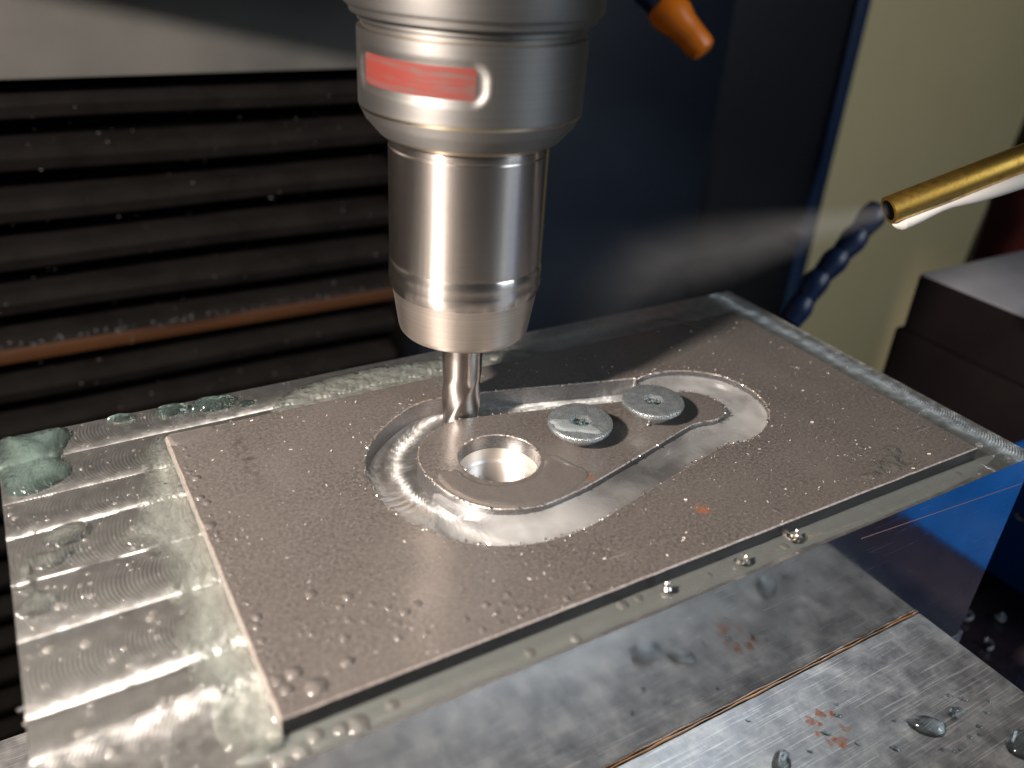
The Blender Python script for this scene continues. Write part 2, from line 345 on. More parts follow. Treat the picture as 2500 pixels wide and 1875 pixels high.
def region(outer, holes, z0, z1, ch=0.12, wall=1, left=None, z0o=None, z0h=None):
    """flat solid with holes; material 0 top, 1 walls, 2 broken rim"""
    bm = bmesh.new(); tops = []
    for P, s in [(outer, -1)] + [(h, 1) for h in holes]:
        Q = offs(P, s * ch); n = len(P)
        jit = 1 + 0.5 * rng.random(n)
        Q = P + (Q - P) * jit[:, None]
        za = (z0o if s < 0 else z0h); za = z0 if za is None else za
        A = [bm.verts.new((x, y, za)) for x, y in P]; B = [bm.verts.new((x, y, z1 - ch)) for x, y in P]; T = [bm.verts.new((x, y, z1)) for x, y in Q]
        for i in range(n):
            j = (i + 1) % n
            f = bm.faces.new((A[i], A[j], B[j], B[i])); f.material_index = wall if s < 0 else 1
            if left is not None and s < 0 and P[i][0] < left and P[j][0] < left: f.material_index = 5
            f = bm.faces.new((B[i], B[j], T[j], T[i])); f.material_index = 2 if (s > 0 or wall == 1) else 4
        tops.append(T)
    edges = []
    for T in tops:
        for i in range(len(T)): edges.append(bm.edges.get((T[i], T[(i + 1) % len(T)])))
    bmesh.ops.triangle_fill(bm, use_beauty=True, use_dissolve=False, edges=edges)
    bmesh.ops.recalc_face_normals(bm, faces=bm.faces[:])
    return bm
def pool_bm(P, zb, h, wd, res=0.3, mask=None, keep=-0.35, fn=None, zfloor=None):
    """a puddle: outline P, rim rounded over width wd, height h above zb"""
    x0, y0 = P.min(0) - 0.8; x1, y1 = P.max(0) + 0.8
    xs = np.arange(x0, x1, res); ys = np.arange(y0, y1, res); X, Y = np.meshgrid(xs, ys, indexing='ij')
    d = sdf(P, X, Y)
    if mask is not None: d = np.minimum(d, mask(X, Y))
    t = np.clip(d / wd, 0, 1); Z = zb + h * np.sqrt(np.clip(1 - (1 - t) ** 2, 0, 1))
    if fn is not None: Z = Z + fn(X, Y) * t
    Z = np.where(d < 0, zb + np.maximum(d, -0.5) * 0.6, Z)
    K = d > keep
    idx = -np.ones(X.shape, int); verts = []; faces = []
    cell = K[:-1, :-1] & K[1:, :-1] & K[1:, 1:] & K[:-1, 1:]
    use = np.zeros(X.shape, bool); use[:-1, :-1] |= cell; use[1:, :-1] |= cell; use[1:, 1:] |= cell; use[:-1, 1:] |= cell
    for n_, (i, j) in enumerate(zip(*np.nonzero(use))): idx[i, j] = n_; verts.append((X[i, j], Y[i, j], Z[i, j]))
    for i, j in zip(*np.nonzero(cell)): faces.append((idx[i, j], idx[i + 1, j], idx[i + 1, j + 1], idx[i, j + 1]))
    bm = bm_from(verts, faces); ly = bm.verts.layers.float.new('milk'); dv_ = np.clip(d / 2.6, 0, 1) ** 1.3
    for v_, (i, j) in zip(bm.verts, zip(*np.nonzero(use))): v_[ly] = float(dv_[i, j])
    return bm
def blobloop(cx, cy, rx, ry, rot=0, rough=0.12, n=40, seed=0):
    r = np.random.default_rng(seed); th = np.linspace(0, 2 * math.pi, n, endpoint=False)
    k = 1 + rough * sum(r.normal() * np.cos(q * th + r.random() * 6.3) / q for q in range(2, 6))
    x, y = rx * k * np.cos(th), ry * k * np.sin(th)
    return np.stack([cx + x * math.cos(rot) - y * math.sin(rot), cy + x * math.sin(rot) + y * math.cos(rot)], 1)

# ------------------------------------------------------------------ outlines of the cut (mm, block front-left corner = 0,0)
SH = np.array((0.35, 0.65))
SLOT = smoothloop(catmull(np.array([(66, 51.3), (62, 51.9), (59.5, 52.0), (57, 51.4), (54.4, 50.1), (51.5, 48.2), (48.8, 46), (46.4, 43.2), (44.6, 40), (43.6, 36.8), (43.2, 33.6), (43.3, 30.7), (43.8, 28.2), (44.7, 25.5), (46, 22.8), (47.7, 20.4), (49.6, 18.4), (52.1, 16.6), (55, 15.2), (58.2, 14.3), (61.6, 14), (65.2, 14.2), (68.9, 14.9), (73, 15.9), (80.1, 17.6), (87.6, 19.4), (95.1, 21.1), (96.6, 21.1), (99.1, 20.7), (102.2, 21.1), (105.6, 22.5), (108.5, 24.6), (110.4, 26.9), (111.6, 29.8), (111.9, 32.8), (111.5, 35.8), (110.2, 38.8), (107.8, 41.2), (104.9, 42.9), (101.9, 43.8), (99.2, 44.1), (96.8, 43.9), (95.7, 43.5), (95.2, 44.2), (89.8, 45.4), (82.9, 47.2), (74.4, 49.4)]) + SH), 2)
LEVER = smoothloop(catmull(np.array([(61.3, 44.9), (65.8, 44.2), (70.5, 43.1), (75.3, 41.95), (80.4, 40.75), (84.4, 39.75), (89.1, 38.6), (94, 37.9), (98.1, 37.4), (100, 37.1), (102.3, 35.8), (103.7, 33.6), (103.9, 31.2), (103.2, 29.3), (102.3, 28.3), (100.5, 27.5), (98.7, 27.4), (97, 27.8), (94.8, 27.8), (91.4, 27), (88.1, 26.1), (81.7, 24.4), (75.9, 22.9), (70.6, 21.6), (66.4, 20.9), (63.5, 20.6), (61, 20.8), (58.6, 21.5), (55.8, 22.9), (53.7, 25), (52.2, 28), (51.3, 31.7), (51.2, 35), (51.8, 38), (53.1, 40.4), (54.8, 42.2), (56.8, 43.5), (59.1, 44.4)]) + SH), 2)
HC = np.array((62.95, 33.7)); HR = 5.95
th = np.linspace(0, 2 * math.pi, 96, endpoint=False)
BORE = HC + HR * np.stack([np.cos(th), np.sin(th)], 1)
ZT = 2.4                       # plate thickness
PX0, PX1, PY0, PY1 = 21.5, 132.8, 3.6, 59.3
W, D = 144.0, 72.0
TX, TY = 64.3, 48.66           # spindle axis

# ================================================================== SETTING
tag(obj('chip_tray', box(128, 330, -260, 78, -70, -65), MT['tray']), kind='structure')
tag(obj('enclosure_wall', box(250, 1100, 380, 386, -420, 260), MT['beige']), kind='structure')
# ================================================================== FIXTURE BLOCK
block = empty('fixture_block', (W / 2, D / 2, -40), 'wet milled aluminium fixture block under the brown steel plate', 'metal block')
res = 0.34
xs = np.linspace(0, W, int(W / res)); ys = np.linspace(0, D, int(D / res)); X, Y = np.meshgrid(xs, ys, indexing='ij')
bounds = np.array([-1.5, 11.2, 17.1, 27.9, 37.8, 47.3, 54.85, 63.85, 74.0])
YW = Y + 0.0 * X - np.where(Y < 22, 0.13 * np.clip(15 - X, -3, 15) * 0 + 0.15 * np.clip(X, 0, 18) * np.exp(-((Y - 11) / 3.0) ** 2), 0)
pi_ = np.clip(np.searchsorted(bounds, YW.ravel(), 'right') - 1, 0, len(bounds) - 2).reshape(Y.shape)
b0, b1 = bounds[pi_], bounds[pi_ + 1]; v_ = (Y - b0) / (b1 - b0)
dep = np.array([0.16, 0.13, 0.2, 0.17, 0.16, 0.13, 0.15, 0.13])[pi_]
Z = -dep * (1 - (2 * v_ - 1) ** 2) + 0.02 * np.sin(X * 0.35 + pi_ * 2.0)
yc = (b0 + b1) / 2
RC = np.array([14.0, 3.45, 6.6, 6.1, 9.5, 4.5, 5.8, 6.1])[pi_]
dyc = np.clip(Y - yc, -RC * 0.97, RC * 0.97); sq = np.sqrt(RC ** 2 - dyc ** 2)
mark = (X + sq) / 0.5 + pi_ * 0.37
TG = np.stack([np.where(pi_ == 0, 1, -1) * sq / RC, dyc / RC, np.zeros_like(X)], 2)
# the right-hand rim was faced along the other way
RS = X > 133.2
dxr = np.clip(X - 138.5, -5.6, 5.6); sqr = np.sqrt(7.0 ** 2 - dxr ** 2)
mark = np.where(RS, (Y + sqr) / 0.5, mark)
TG[..., 0] = np.where(RS, dxr / 7.0, TG[..., 0]); TG[..., 1] = np.where(RS, sqr / 7.0, TG[..., 1])
Z = np.where(RS, -0.06 + 0.015 * np.sin(Y * 0.3), Z)
dS = sdf(SLOT, X, Y)
ctr = 0.5 * (SLOT[:, None] * 0)  # unused
inslot = dS > -0.9
Z = np.where(inslot, -0.7, Z)
mid = smoothloop(offs(SLOT, -3.4), 3)
seg = np.linalg.norm(np.roll(mid, -1, 0) - mid, axis=1); arc = np.concatenate([[0], np.cumsum(seg)[:-1]])
ii = np.nonzero(inslot); pts = np.stack([X[ii], Y[ii]], 1)
near = np.empty(len(pts), int)
for k in range(0, len(pts), 4000): near[k:k + 4000] = np.argmin(((pts[k:k + 4000, None] - mid[None]) ** 2).sum(2), 1)
dd = np.linalg.norm(pts - mid[near], axis=1)
mark[ii] = (arc[near] - np.sqrt(np.maximum(3.4 ** 2 - np.minimum(dd, 3.4) ** 2, 0))) / 1.25
ta = np.roll(mid, -1, 0) - np.roll(mid, 1, 0); ta /= np.linalg.norm(ta, axis=1)[:, None]
sgn = np.einsum('ij,ij->i', pts - mid[near], np.stack([ta[near, 1], -ta[near, 0]], 1)) / 3.6
sgn = np.clip(sgn, -0.96, 0.96); cs = np.sqrt(1 - sgn ** 2)
TG[ii[0], ii[1], :2] = ta[near] * (-cs)[:, None] + np.stack([ta[near, 1], -ta[near, 0]], 1) * sgn[:, None]
verts = [(x, y, z) for x, y, z in zip(X.ravel(), Y.ravel(), Z.ravel())]
ny = len(ys); faces = []
R2 = (X - HC[0]) ** 2 + (Y - HC[1]) ** 2
for i in range(len(xs) - 1):
    for j in range(ny - 1):
        if R2[i, j] < HR ** 2 * 1.02 or R2[i + 1, j + 1] < HR ** 2 * 1.02: continue
        a = i * ny + j; faces.append((a, a + ny, a + ny + 1, a + 1))
me = bpy.data.meshes.new('milled_top')
me.from_pydata([((x - W / 2) * MM, (y - D / 2) * MM, (z + 40) * MM) for x, y, z in verts], [], faces)
for p in me.polygons: p.use_smooth = True
at = me.attributes.new('mark', 'FLOAT', 'POINT'); at.data.foreach_set('value', mark.ravel().astype(np.float32))
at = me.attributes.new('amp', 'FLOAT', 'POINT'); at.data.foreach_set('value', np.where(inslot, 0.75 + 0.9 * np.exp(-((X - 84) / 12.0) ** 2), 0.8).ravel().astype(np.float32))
at = me.attributes.new('tang', 'FLOAT_VECTOR', 'POINT'); at.data.foreach_set('vector', TG.reshape(-1).astype(np.float32))
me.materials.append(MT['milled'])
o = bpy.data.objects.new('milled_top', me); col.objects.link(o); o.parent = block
# sides follow the wavy top edge
def side(name, pts_top, mat, inset=(0, 0)):
    vs, fs = [], []
    for (x, y, z) in pts_top: vs += [(x, y, z), (x, y, -40)]
    for i in range(len(pts_top) - 1): fs.append((2 * i, 2 * i + 1, 2 * i + 3, 2 * i + 2))
    bm = bm_from(vs, fs); bmesh.ops.recalc_face_normals(bm, faces=bm.faces[:]); return obj(name, bm, mat, block)
side('front_face', [(xs[i], 0, Z[i, 0]) for i in range(len(xs))], MT['face'])
side('back_face', [(xs[i], D, Z[i, -1]) for i in range(len(xs))], MT['face'])
side('end_face', [(0, ys[j], Z[0, j]) for j in range(ny)], MT['face'])
side('end_face', [(W, ys[j], Z[-1, j]) for j in range(ny)], MT['face'])
obj('bottom_face', bm_from([(0, 0, -40), (W, 0, -40), (W, D, -40), (0, D, -40)], [(0, 3, 2, 1)]), MT['face'], block)
bore = lathe([(HR + 0.9, -0.02), (HR, -0.02), (HR, -2.1), (HR - 0.3, -2.4), (0.01, -2.4)], HC[0], HC[1], 96, False)
obj('bore', bore, m_tool('bored_aluminium', (0.82, 0.78, 0.74), 0.40, 0.3, 0.5), block)
# thin dull line along the polished face
obj('face_line', tube([(103, 0.06, -2.3), (143.7, 0.06, -5.6)], 0.1, 6), MT['faceline'], block)

# ================================================================== VISE
vise = empty('vise_jaw', (60, -35, -66), 'grey steel vise jaw with rust spots clamping the block front', 'vise jaw')
obj('jaw_body', box(-80, 126.2, -75, -0.35, -66, -26.3, 0.35, 2), MT['jaw'], vise)
rs = tube([(x, -0.2 + 0.05 * math.sin(x * 0.9), -26.28 + 0.04 * math.sin(x * 1.7)) for x in np.linspace(-70, 126, 160)], [0.12 + 0.04 * math.sin(x * 0.37) for x in np.linspace(-70, 126, 160)], 8, flat=0.7)
obj('rusty_seam', rs, MT['rust'], vise, label='line of rusty coolant where the jaw meets the block')
bed = obj('vise_bed', box(-70, 146, -0.2, 53.9, -66, -40.02, 0.5), MT['jaw'], origin=(38, 27, -66))
tag(bed, 'dull grey steel vise bed showing left of the block', 'vise bed')

# ================================================================== STEEL PLATE AND LEVER
n1 = 60
e1 = np.linspace(PX0, PX1, n1, endpoint=False); e2 = np.linspace(PY0, PY1, 34, endpoint=False)
OUT = np.concatenate([np.stack([e1, np.full(n1, PY0)], 1), np.stack([np.full(34, PX1), e2], 1), np.stack([PX0 + PX1 - e1, np.full(n1, PY1)], 1), np.stack([np.full(34, PX0), PY0 + PY1 - e2], 1)])
OUT = OUT + rng.normal(0, 0.02, OUT.shape)
PM = [MT['plate'], MT['edge'], MT['rim'], MT['outer'], MT['orim'], MT['lit_edge']]
plate = obj('steel_plate', region(OUT, [SLOT], 0.02, ZT, 0.16, 3, PX0 + 0.3, z0h=-0.76), PM, origin=None)
tag(plate, 'brown grey steel plate with a teardrop slot milled through it', 'steel plate')
lever = obj('cut_lever', region(LEVER, [BORE], 0.02, ZT, 0.13, z0o=-0.76), PM)
tag(lever, 'teardrop steel lever with round bore standing inside the milled slot', 'lever')
# small burrs along the cut, part of the plate
def burrs(P, n, seed):
    r = np.random.default_rng(seed); bm = bmesh.new()
    for _ in range(n):
        i = r.integers(len(P)); x, y = P[i] + r.normal(0, 0.12, 2); s = 0.05 + 0.13 * r.random() ** 2
        m = Matrix.Translation((x, y, ZT + 0.01)) @ Matrix.Rotation(r.random() * 6, 4, 'Z') @ Matrix.Diagonal((s * 1.6, s, s * 0.9, 1))
        bmesh.ops.create_icosphere(bm, subdivisions=1, radius=1, matrix=m)
    for v in bm.verts: v.co += Vector(r.normal(0, 0.02, 3))
    return bm
tag(obj('edge_burr', burrs(SLOT, 330, 3), MT['chip'], plate), kind='stuff')
tag(obj('edge_burr', burrs(np.concatenate([LEVER, BORE]), 200, 4), MT['chip'], lever), kind='stuff')

# ================================================================== SCREWS
def screw(x, y, label, ang, tilt):
    s = empty('countersunk_screw', (x, y, ZT), label, 'screw', 'countersunk screws in the lever')
    n = 72; cx, cy = x, y; zt = ZT + 3.05
    prof = [(2.6, ZT + 0.02), (2.75, ZT + 0.15), (4.6, ZT + 1.95), (4.88, ZT + 2.25), (4.97, ZT + 2.55), (4.92, ZT + 2.85), (4.72, zt - 0.04), (4.5, zt)]
    bm = lathe(prof, cx, cy, n, False)
    top = [v for v in bm.verts if abs(v.co.z - zt) < 1e-6]; top.sort(key=lambda v: math.atan2(v.co.y - cy, v.co.x - cx))
    hexv = [bm.verts.new((cx + 1.75 * math.cos(ang + k * math.pi / 3), cy + 1.75 * math.sin(ang + k * math.pi / 3), zt)) for k in range(6)]
    ed = [bm.edges.get((top[i], top[(i + 1) % n])) for i in range(n)] + [bm.edges.new((hexv[k], hexv[(k + 1) % 6])) for k in range(6)]
    bmesh.ops.triangle_fill(bm, edges=ed, use_beauty=True)
    bmesh.ops.recalc_face_normals(bm, faces=bm.faces[:])
    Tm = Matrix.Translation((cx, cy, ZT)) @ Matrix.Rotation(tilt[0], 4, 'X') @ Matrix.Rotation(tilt[1], 4, 'Y') @ Matrix.Translation((-cx, -cy, -ZT))
    def T(b): bmesh.ops.transform(b, matrix=Tm, verts=b.verts[:]); return b
    h = obj('head', T(bm), MT['zinc'], s)
    hb = bmesh.new(); rings = []
    for r, z in ((1.75, zt), (1.68, zt - 1.5), (0.9, zt - 1.9), (0.02, zt - 2.1)):
        rings.append([hb.verts.new((cx + r * math.cos(ang + k * math.pi / 3), cy + r * math.sin(ang + k * math.pi / 3), z)) for k in range(6)])
    for a, b in zip(rings, rings[1:]):
        for k in range(6): hb.faces.new((a[k], b[k], b[(k + 1) % 6], a[(k + 1) % 6]))
    sk = obj('hex_socket', T(hb), MT['zinc'], s)
    wb = bm_from([(cx + 1.7 * math.cos(ang + k * math.pi / 3), cy + 1.7 * math.sin(ang + k * math.pi / 3), zt - 0.8) for k in range(6)], [tuple(range(6))])
    obj('coolant_fill', T(wb), MT['blob'], s)
    return s, zt, T
s1, zt1, T1 = screw(76.7, 33.3, 'zinc screw nearest the bore, half its head under milky coolant', 0.35, (0.03, -0.05))
s2, zt2, T2 = screw(90.9, 33.5, 'dark zinc screw with beaded drops near the narrow lever end', 0.15, (0.0, -0.03))

# ================================================================== TOOLING
spin = empty('spindle', (TX, TY, 100), 'satin steel spindle nose at the top edge of the picture', 'spindle')
obj('nose_ring', lathe([(9, 60.2), (15.4, 60.2), (15.55, 60.3), (15.75, 61.0), (16.25, 61.3), (16.4, 61.6), (16.4, 66.5), (16.4, 97.5)], TX, TY, 128), [MT['holder'], MT['gold']], spin)
obj('spindle_head', box(TX - 62, TX + 62, TY - 62, TY + 85, 97, 190, 4), MT['greyp'], spin)
bm = bmesh.new(); cw = [(-140, 101.2), (45.3, 61.7), (150, 61.7), (150, 190), (-140, 190)]  # unseen sloped slab added to throw the diagonal shadow on the grey panel
fa = [bm.verts.new((x, 140, z)) for x, z in cw]; fb = [bm.verts.new((x, 150, z)) for x, z in cw]
bm.faces.new(fa); bm.faces.new(fb[::-1])
for i in range(5): bm.faces.new((fa[i], fb[i], fb[(i + 1) % 5], fa[(i + 1) % 5]))
bmesh.ops.recalc_face_normals(bm, faces=bm.faces[:]); obj('shadow_slab', bm, MT['greyp'], spin)
for f in spin.children[0].data.polygons:
    zc = (spin.matrix_world @ f.center).z if False else f.center.z * 1000 + 100
    if zc < 61.55: f.material_index = 1
hold = empty('tool_holder', (TX, TY, 16.7), 'spinning steel tool holder with long chrome collet nut above the plate', 'tool holder')
# body with a shallow wrench pocket
n, prof = 256, []
zz = [45.2, 45.5, 45.8, 46.6, 47.3, 47.6, 48.0, 48.6, 49.0] + list(np.linspace(49.4, 58.2, 45)) + [58.45, 58.6, 58.7, 59.3, 59.4, 60.1]
view = math.atan2(CAM[1] - TY, CAM[0] - TX)
verts, faces = [], []
def body_r(z):
    return float(np.interp(z, [45.2, 45.5, 45.8, 47.3, 47.6, 49.0, 49.4, 58.45, 58.6, 58.7, 59.3, 59.4, 60.1], [11.3, 11.9, 12.3, 13.6, 13.9, 14.6, 14.75, 14.75, 14.6, 14.2, 14.2, 14.6, 14.6]))
A0, A1, Z0, Z1 = math.radians(-72), math.radians(9), 51.4, 57.1
for z in zz:
    for k in range(n):
        a = 2 * math.pi * k / n; r = body_r(z)
        rel = (a - view + math.pi) % (2 * math.pi) - math.pi; rel = rel * 1.0  # positive to the right of the camera
        qx = abs(rel - (A0 + A1) / 2) * 14.75 - (A1 - A0) / 2 * 14.75 + 2.4; qz = abs(z - (Z0 + Z1) / 2) - (Z1 - Z0) / 2 + 2.4
        dsd = math.hypot(max(qx, 0), max(qz, 0)) + min(max(qx, qz), 0) - 2.4
        kk = min(max(-dsd / 1.2, 0), 1); r -= 0.5 * kk * kk * (3 - 2 * kk)
        verts.append((TX + r * math.cos(a), TY + r * math.sin(a), z))
for i in range(len(zz) - 1):
    for k in range(n): a, b = i * n + k, i * n + (k + 1) % n; faces.append((a, b, b + n, a + n))
bm = bm_from(verts, faces); bmesh.ops.recalc_face_normals(bm, faces=bm.faces[:])
hb = obj('holder_body', bm, [MT['holder'], MT['gold']], hold)
for f in hb.data.polygons:
    z = f.center.z * 1000 + 16.7
    if z < 45.9 or 48.9 < z < 49.4 or 58.6 < z < 58.75: f.material_index = 1  # paler gold tone on the narrow edge rings
# red paint on the pocket floor
bm = bmesh.new(); na, nz = 40, 10; g = []
for j in range(nz + 1):
    z = Z0 + 1.0 + (Z1 - Z0 - 2.0) * j / nz; row = []
    for i in range(na + 1):
        t = i / na; rel = A0 + 0.10 + (A1 - A0 - 0.22) * t
        a = view + rel; r = 14.75 - 0.5 + 0.03
        row.append(bm.verts.new((TX + r * math.cos(a), TY + r * math.sin(a), z)))
    g.append(row)
for j in range(nz):
    for i in range(na):
        if j > 2 + 8 * (1 - i / na) * 1.2 and False: continue
        bm.faces.new((g[j][i], g[j + 1][i], g[j + 1][i + 1], g[j][i + 1]))
bmesh.ops.recalc_face_normals(bm, faces=bm.faces[:])
obj('red_paint', bm, MT['redmark'], hb, label='red paint on the floor of the wrench pocket')
nut = obj('collet_nut', lathe([(8, 45.4), (10.5, 45.4), (10.95, 45.2), (11.0, 44.9), (11.0, 44.2), (10.85, 44.0), (11.0, 43.8), (11.0, 28.6), (10.86, 28.4), (10.86, 28.1), (11.05, 27.8), (11.08, 26.6), (10.98, 26.2), (11.12, 25.6), (11.1, 24.9), (10.9, 24.2), (10.72, 23.7)], TX, TY, 160, False), MT['nut'], hold)
obj('nut_cone', lathe([(10.72, 23.7), (10.6, 23.4), (9.75, 17.7), (9.6, 17.2), (9.3, 16.85), (8.9, 16.7), (3.4, 16.7), (3.2, 16.9), (3.2, 18.5)], TX, TY, 160, False), MT['cone'], hold)
# end mill with helical flutes
mill = empty('end_mill', (TX, TY, -0.66), 'short four flute end mill standing in the slot under the collet nut', 'end mill')
obj('shank', lathe([(3.05, 9.0), (3.05, 18.2)], TX, TY, 48), MT['carbide'], mill)
verts, faces = [], []; n = 64; zs = np.linspace(-0.66, 9.1, 50); xs_keep = xs
for z in zs:
    tw = z * 0.22; blend = min(max((9.1 - z) / 1.6, 0), 1)
    for k in range(n):
        a = 2 * math.pi * k / n; ph = ((a - tw) / (math.pi / 2)) % 1.0
        r = 3.05 - blend * (0.0 if ph < 0.16 else (0.03 + 0.20 * math.sin(min((ph - 0.16) / 0.84, 1) * math.pi) ** 0.8 * (0.5 + 0.5 * ph)))
        verts.append((TX + r * math.cos(a), TY + r * math.sin(a), z))
for i in range(len(zs) - 1):
    for k in range(n): a, b = i * n + k, i * n + (k + 1) % n; faces.append((a, b, b + n, a + n))
faces.append(tuple(range(n - 1, -1, -1)))
bm = bm_from(verts, faces); bmesh.ops.recalc_face_normals(bm, faces=bm.faces[:])
obj('fluted_end', bm, MT['carbide'], mill)

# ================================================================== NOZZLE, HOSES, MIST
tip = Vector((129.0, 28.1, 33.9)); aim = Vector((66, 46, 4)); ax = (tip - aim).normalized()
far = Vector((171.0, 13.5, 51.5))
ax = (far - tip).normalized()
noz = empty('brass_nozzle', tip, 'tarnished brass coolant tube pointing down at the cutter', 'nozzle')
path = [tip + ax * t for t in np.linspace(0, 62, 24)]
bm = tube(path, 2.25, 40, caps=False)
obj('outer_tube', bm, MT['brass'], noz)
obj('tube_bore', tube([tip + ax * 0.02, tip + ax * 7], [1.7, 1.7], 32, caps=True), MT['shadeblack'], noz)
# annular lip
bm = bmesh.new(); a = (Vector((0, 0, 1)) - ax * ax.z).normalized(); b = ax.cross(a); r1 = []; r2 = []
for k in range(40):
    th_ = 2 * math.pi * k / 40; u = a * math.cos(th_) + b * math.sin(th_); r1.append(bm.verts.new(tip + u * 2.25)); r2.append(bm.verts.new(tip + u * 1.66 - ax * 0.05))
for k in range(40): bm.faces.new((r1[k], r1[(k + 1) % 40], r2[(k + 1) % 40], r2[k]))
obj('lip', bm, MT['brass'], noz)
camdir = (Vector(CAM) - tip).normalized(); down = (-(Vector((0, 0, 1)) - ax * ax.z)).normalized()
hp, hr = [], []
for t in list(np.linspace(0.52, 3, 12)) + list(np.linspace(3.5, 62, 36)):
    rr = 0.95 * min(1, math.sqrt(max(t - 0.5, 0.02) / 1.6)) * (1 - 0.28 * math.exp(-((t - 9.5) / 4.0) ** 2)) + 0.35 * min(max((t - 10) / 14, 0), 1)
    hp.append(tip + ax * t + down * (2.25 + rr * 1.0 - 0.1) + camdir * 0.9); hr.append(rr * 1.3)
tag(obj('white_hose', tube(hp, hr, 24), MT['white'], origin=tip), 'white plastic hose lying along the underside of the brass tube', 'hose')

def seg_hose(name, pts, rad, nseg, mat, label):
    e = empty(name, pts[0], label, 'coolant hose', None)
    P = [Vector(p) for p in pts]; L = [(P[i + 1] - P[i]).length for i in range(len(P) - 1)]; tot = sum(L)
    def at(s):
        for i, l in enumerate(L):
            if s <= l or i == len(L) - 1: return P[i] + (P[i + 1] - P[i]) * (s / l)
            s -= l
    for k in range(nseg):
        s0 = tot * k / nseg; s1_ = tot * (k + 0.96) / nseg
        ts = np.linspace(s0, s1_, 8); prof = [0.88, 0.98, 1.05, 1.08, 1.03, 0.98, 0.92, 0.88]
        obj('hose_segment', tube([at(t) for t in ts], [rad * q for q in prof], 20), mat, e)
    return e
seg_hose('coolant_hose', [(211.0, 87.4, 7.0), (202.9, 87.0, -1.3), (192.1, 87.0, -11.6), (184.3, 86.0, -22), (176, 86, -44)], 3.3, 8, MT['bluehose'], 'blue segmented coolant hose behind the spray of the brass tube')
h2 = seg_hose('coolant_hose', [(158, 160, 78), (166, 149, 60), (171.5, 141, 51)], 4.6, 4, MT['bluehose'], 'dark blue segmented hose ending in an orange nozzle tip')
obj('orange_tip', tube([(171.0, 141.6, 51.6), (172.0, 140.4, 50.4), (173.8, 137.8, 48.4), (175.0, 136, 46.6), (176.6, 133.6, 44.4), (178.2, 131.4, 42.0), (178.8, 130.6, 41.2), (179.0, 130.2, 40.8)], [4.6, 5.3, 5.2, 4.3, 3.9, 3.9, 3.4, 2.2], 32), MT['orange'], h2, label='orange cone tip')

# coolant mist leaving the nozzle
n = NT('coolant_mist'); v = n.mm()
rel = n.n('VectorMath', {0: v, 1: (0, 0, 0)}, operation='SUBTRACT')
ln = n.n('VectorMath', {0: rel}, operation='LENGTH').outputs['Value']
aim2 = Vector((56, 60, 13)); dv = (aim2 - tip); dn = dv.normalized()
tt = n.n('VectorMath', {0: v, 1: tuple(dn)}, operation='DOT_PRODUCT').outputs['Value']
along = n.n('VectorMath', {0: tuple(dn), 'Scale': tt}, operation='SCALE').outputs[0]
perp = n.n('VectorMath', {0: n.n('VectorMath', {0: v, 1: along}, operation='SUBTRACT').outputs[0]}, operation='LENGTH').outputs['Value']
rad = n.math('ADD', n.math('MULTIPLY', tt, 0.20), 1.5)
fall = n.math('POWER', n.math('SUBTRACT', 1.0, n.math('DIVIDE', perp, rad), clamp=True), 1.3)
tur = n.n('Mapping', {'Vector': v, 'Scale': (0.05, 0.10, 0.12)})
den = n.math('MULTIPLY', n.math('POWER', n.math('ADD', n.math('MULTIPLY', ln, 0.10), 1.0), -1.6), 170.0)
fade = n.n('MapRange', {'Value': tt, 'From Min': 48.0, 'From Max': 82.0, 'To Min': 1.0, 'To Max': 0.0}).outputs[0]
den = n.math('MULTIPLY', den, fade)
den = n.math('MULTIPLY', n.math('MULTIPLY', den, fall), n.ramp(n.noise(tur, 1.6, 4, 0.6, 0.8), [(0.30, 0.55), (0.70, 1.35)]))
vol = n.n('VolumePrincipled', {'Color': (0.95, 0.95, 0.97), 'Density': den, 'Anisotropy': 0.2})
mist_m = n.done(None, vol)
cone = tube([tip + dv * t for t in np.linspace(0.005, 1.0, 14)], [1.5 + 0.20 * dv.length * t for t in np.linspace(0, 1, 14)], 24)
mo = obj('coolant_mist', cone, mist_m, origin=tip); mo['kind'] = 'stuff'; tag(mo, 'grey coolant mist blowing from the brass tube to the cutter', 'mist')

# ================================================================== BACKGROUND MACHINE
bel = empty('way_cover', (60, 200, -200), 'black pleated rubber way cover speckled with coolant behind the block', 'way cover')
zb = 24.2
pl_mesh = None; k = 0
while zb > -205:
    hgt = 12.9
    if -46 < zb < -43.5: zb = -50.0
    prof = [(0, 10), (0.7, 3.0), (1.8, 0.6), (3.6, -0.8), (hgt - 6.2, 0.2), (hgt - 4.8, 2.6), (hgt - 4.2, 10)]
    x0, x1 = -160, 118; verts = []; faces = []
    for x in np.linspace(x0, x1, 28):
        wv = 0.35 * math.sin(x * 0.05 + k * 1.7)
        for dz, dy in prof: verts.append((x, 200 + dy + (wv if dy < 5 else 0), zb - dz + wv * 0.6))
    m = len(prof)
    for i in range(27):
        for j in range(m - 1): a = i * m + j; faces.append((a, a + 1, a + m + 1, a + m))
    bm = bm_from(verts, faces); bmesh.ops.recalc_face_normals(bm, faces=bm.faces[:]); obj('pleat', bm, MT['rubber'], bel)
    zb -= hgt + 0.35; k += 1
obj('rust_strip', box(-160, 118, 199, 203, -49.6, -45.4, 0.3), MT['ruststrip'], bel, label='rust brown strip between two pleats')
obj('backing', box(-160, 118, 210.2, 212, -210, 27.5), MT['shadeblack'], bel)
obj('end_strip', box(118.2, 121, 198, 212, -210, 27.5), MT['shadeblack'], bel)
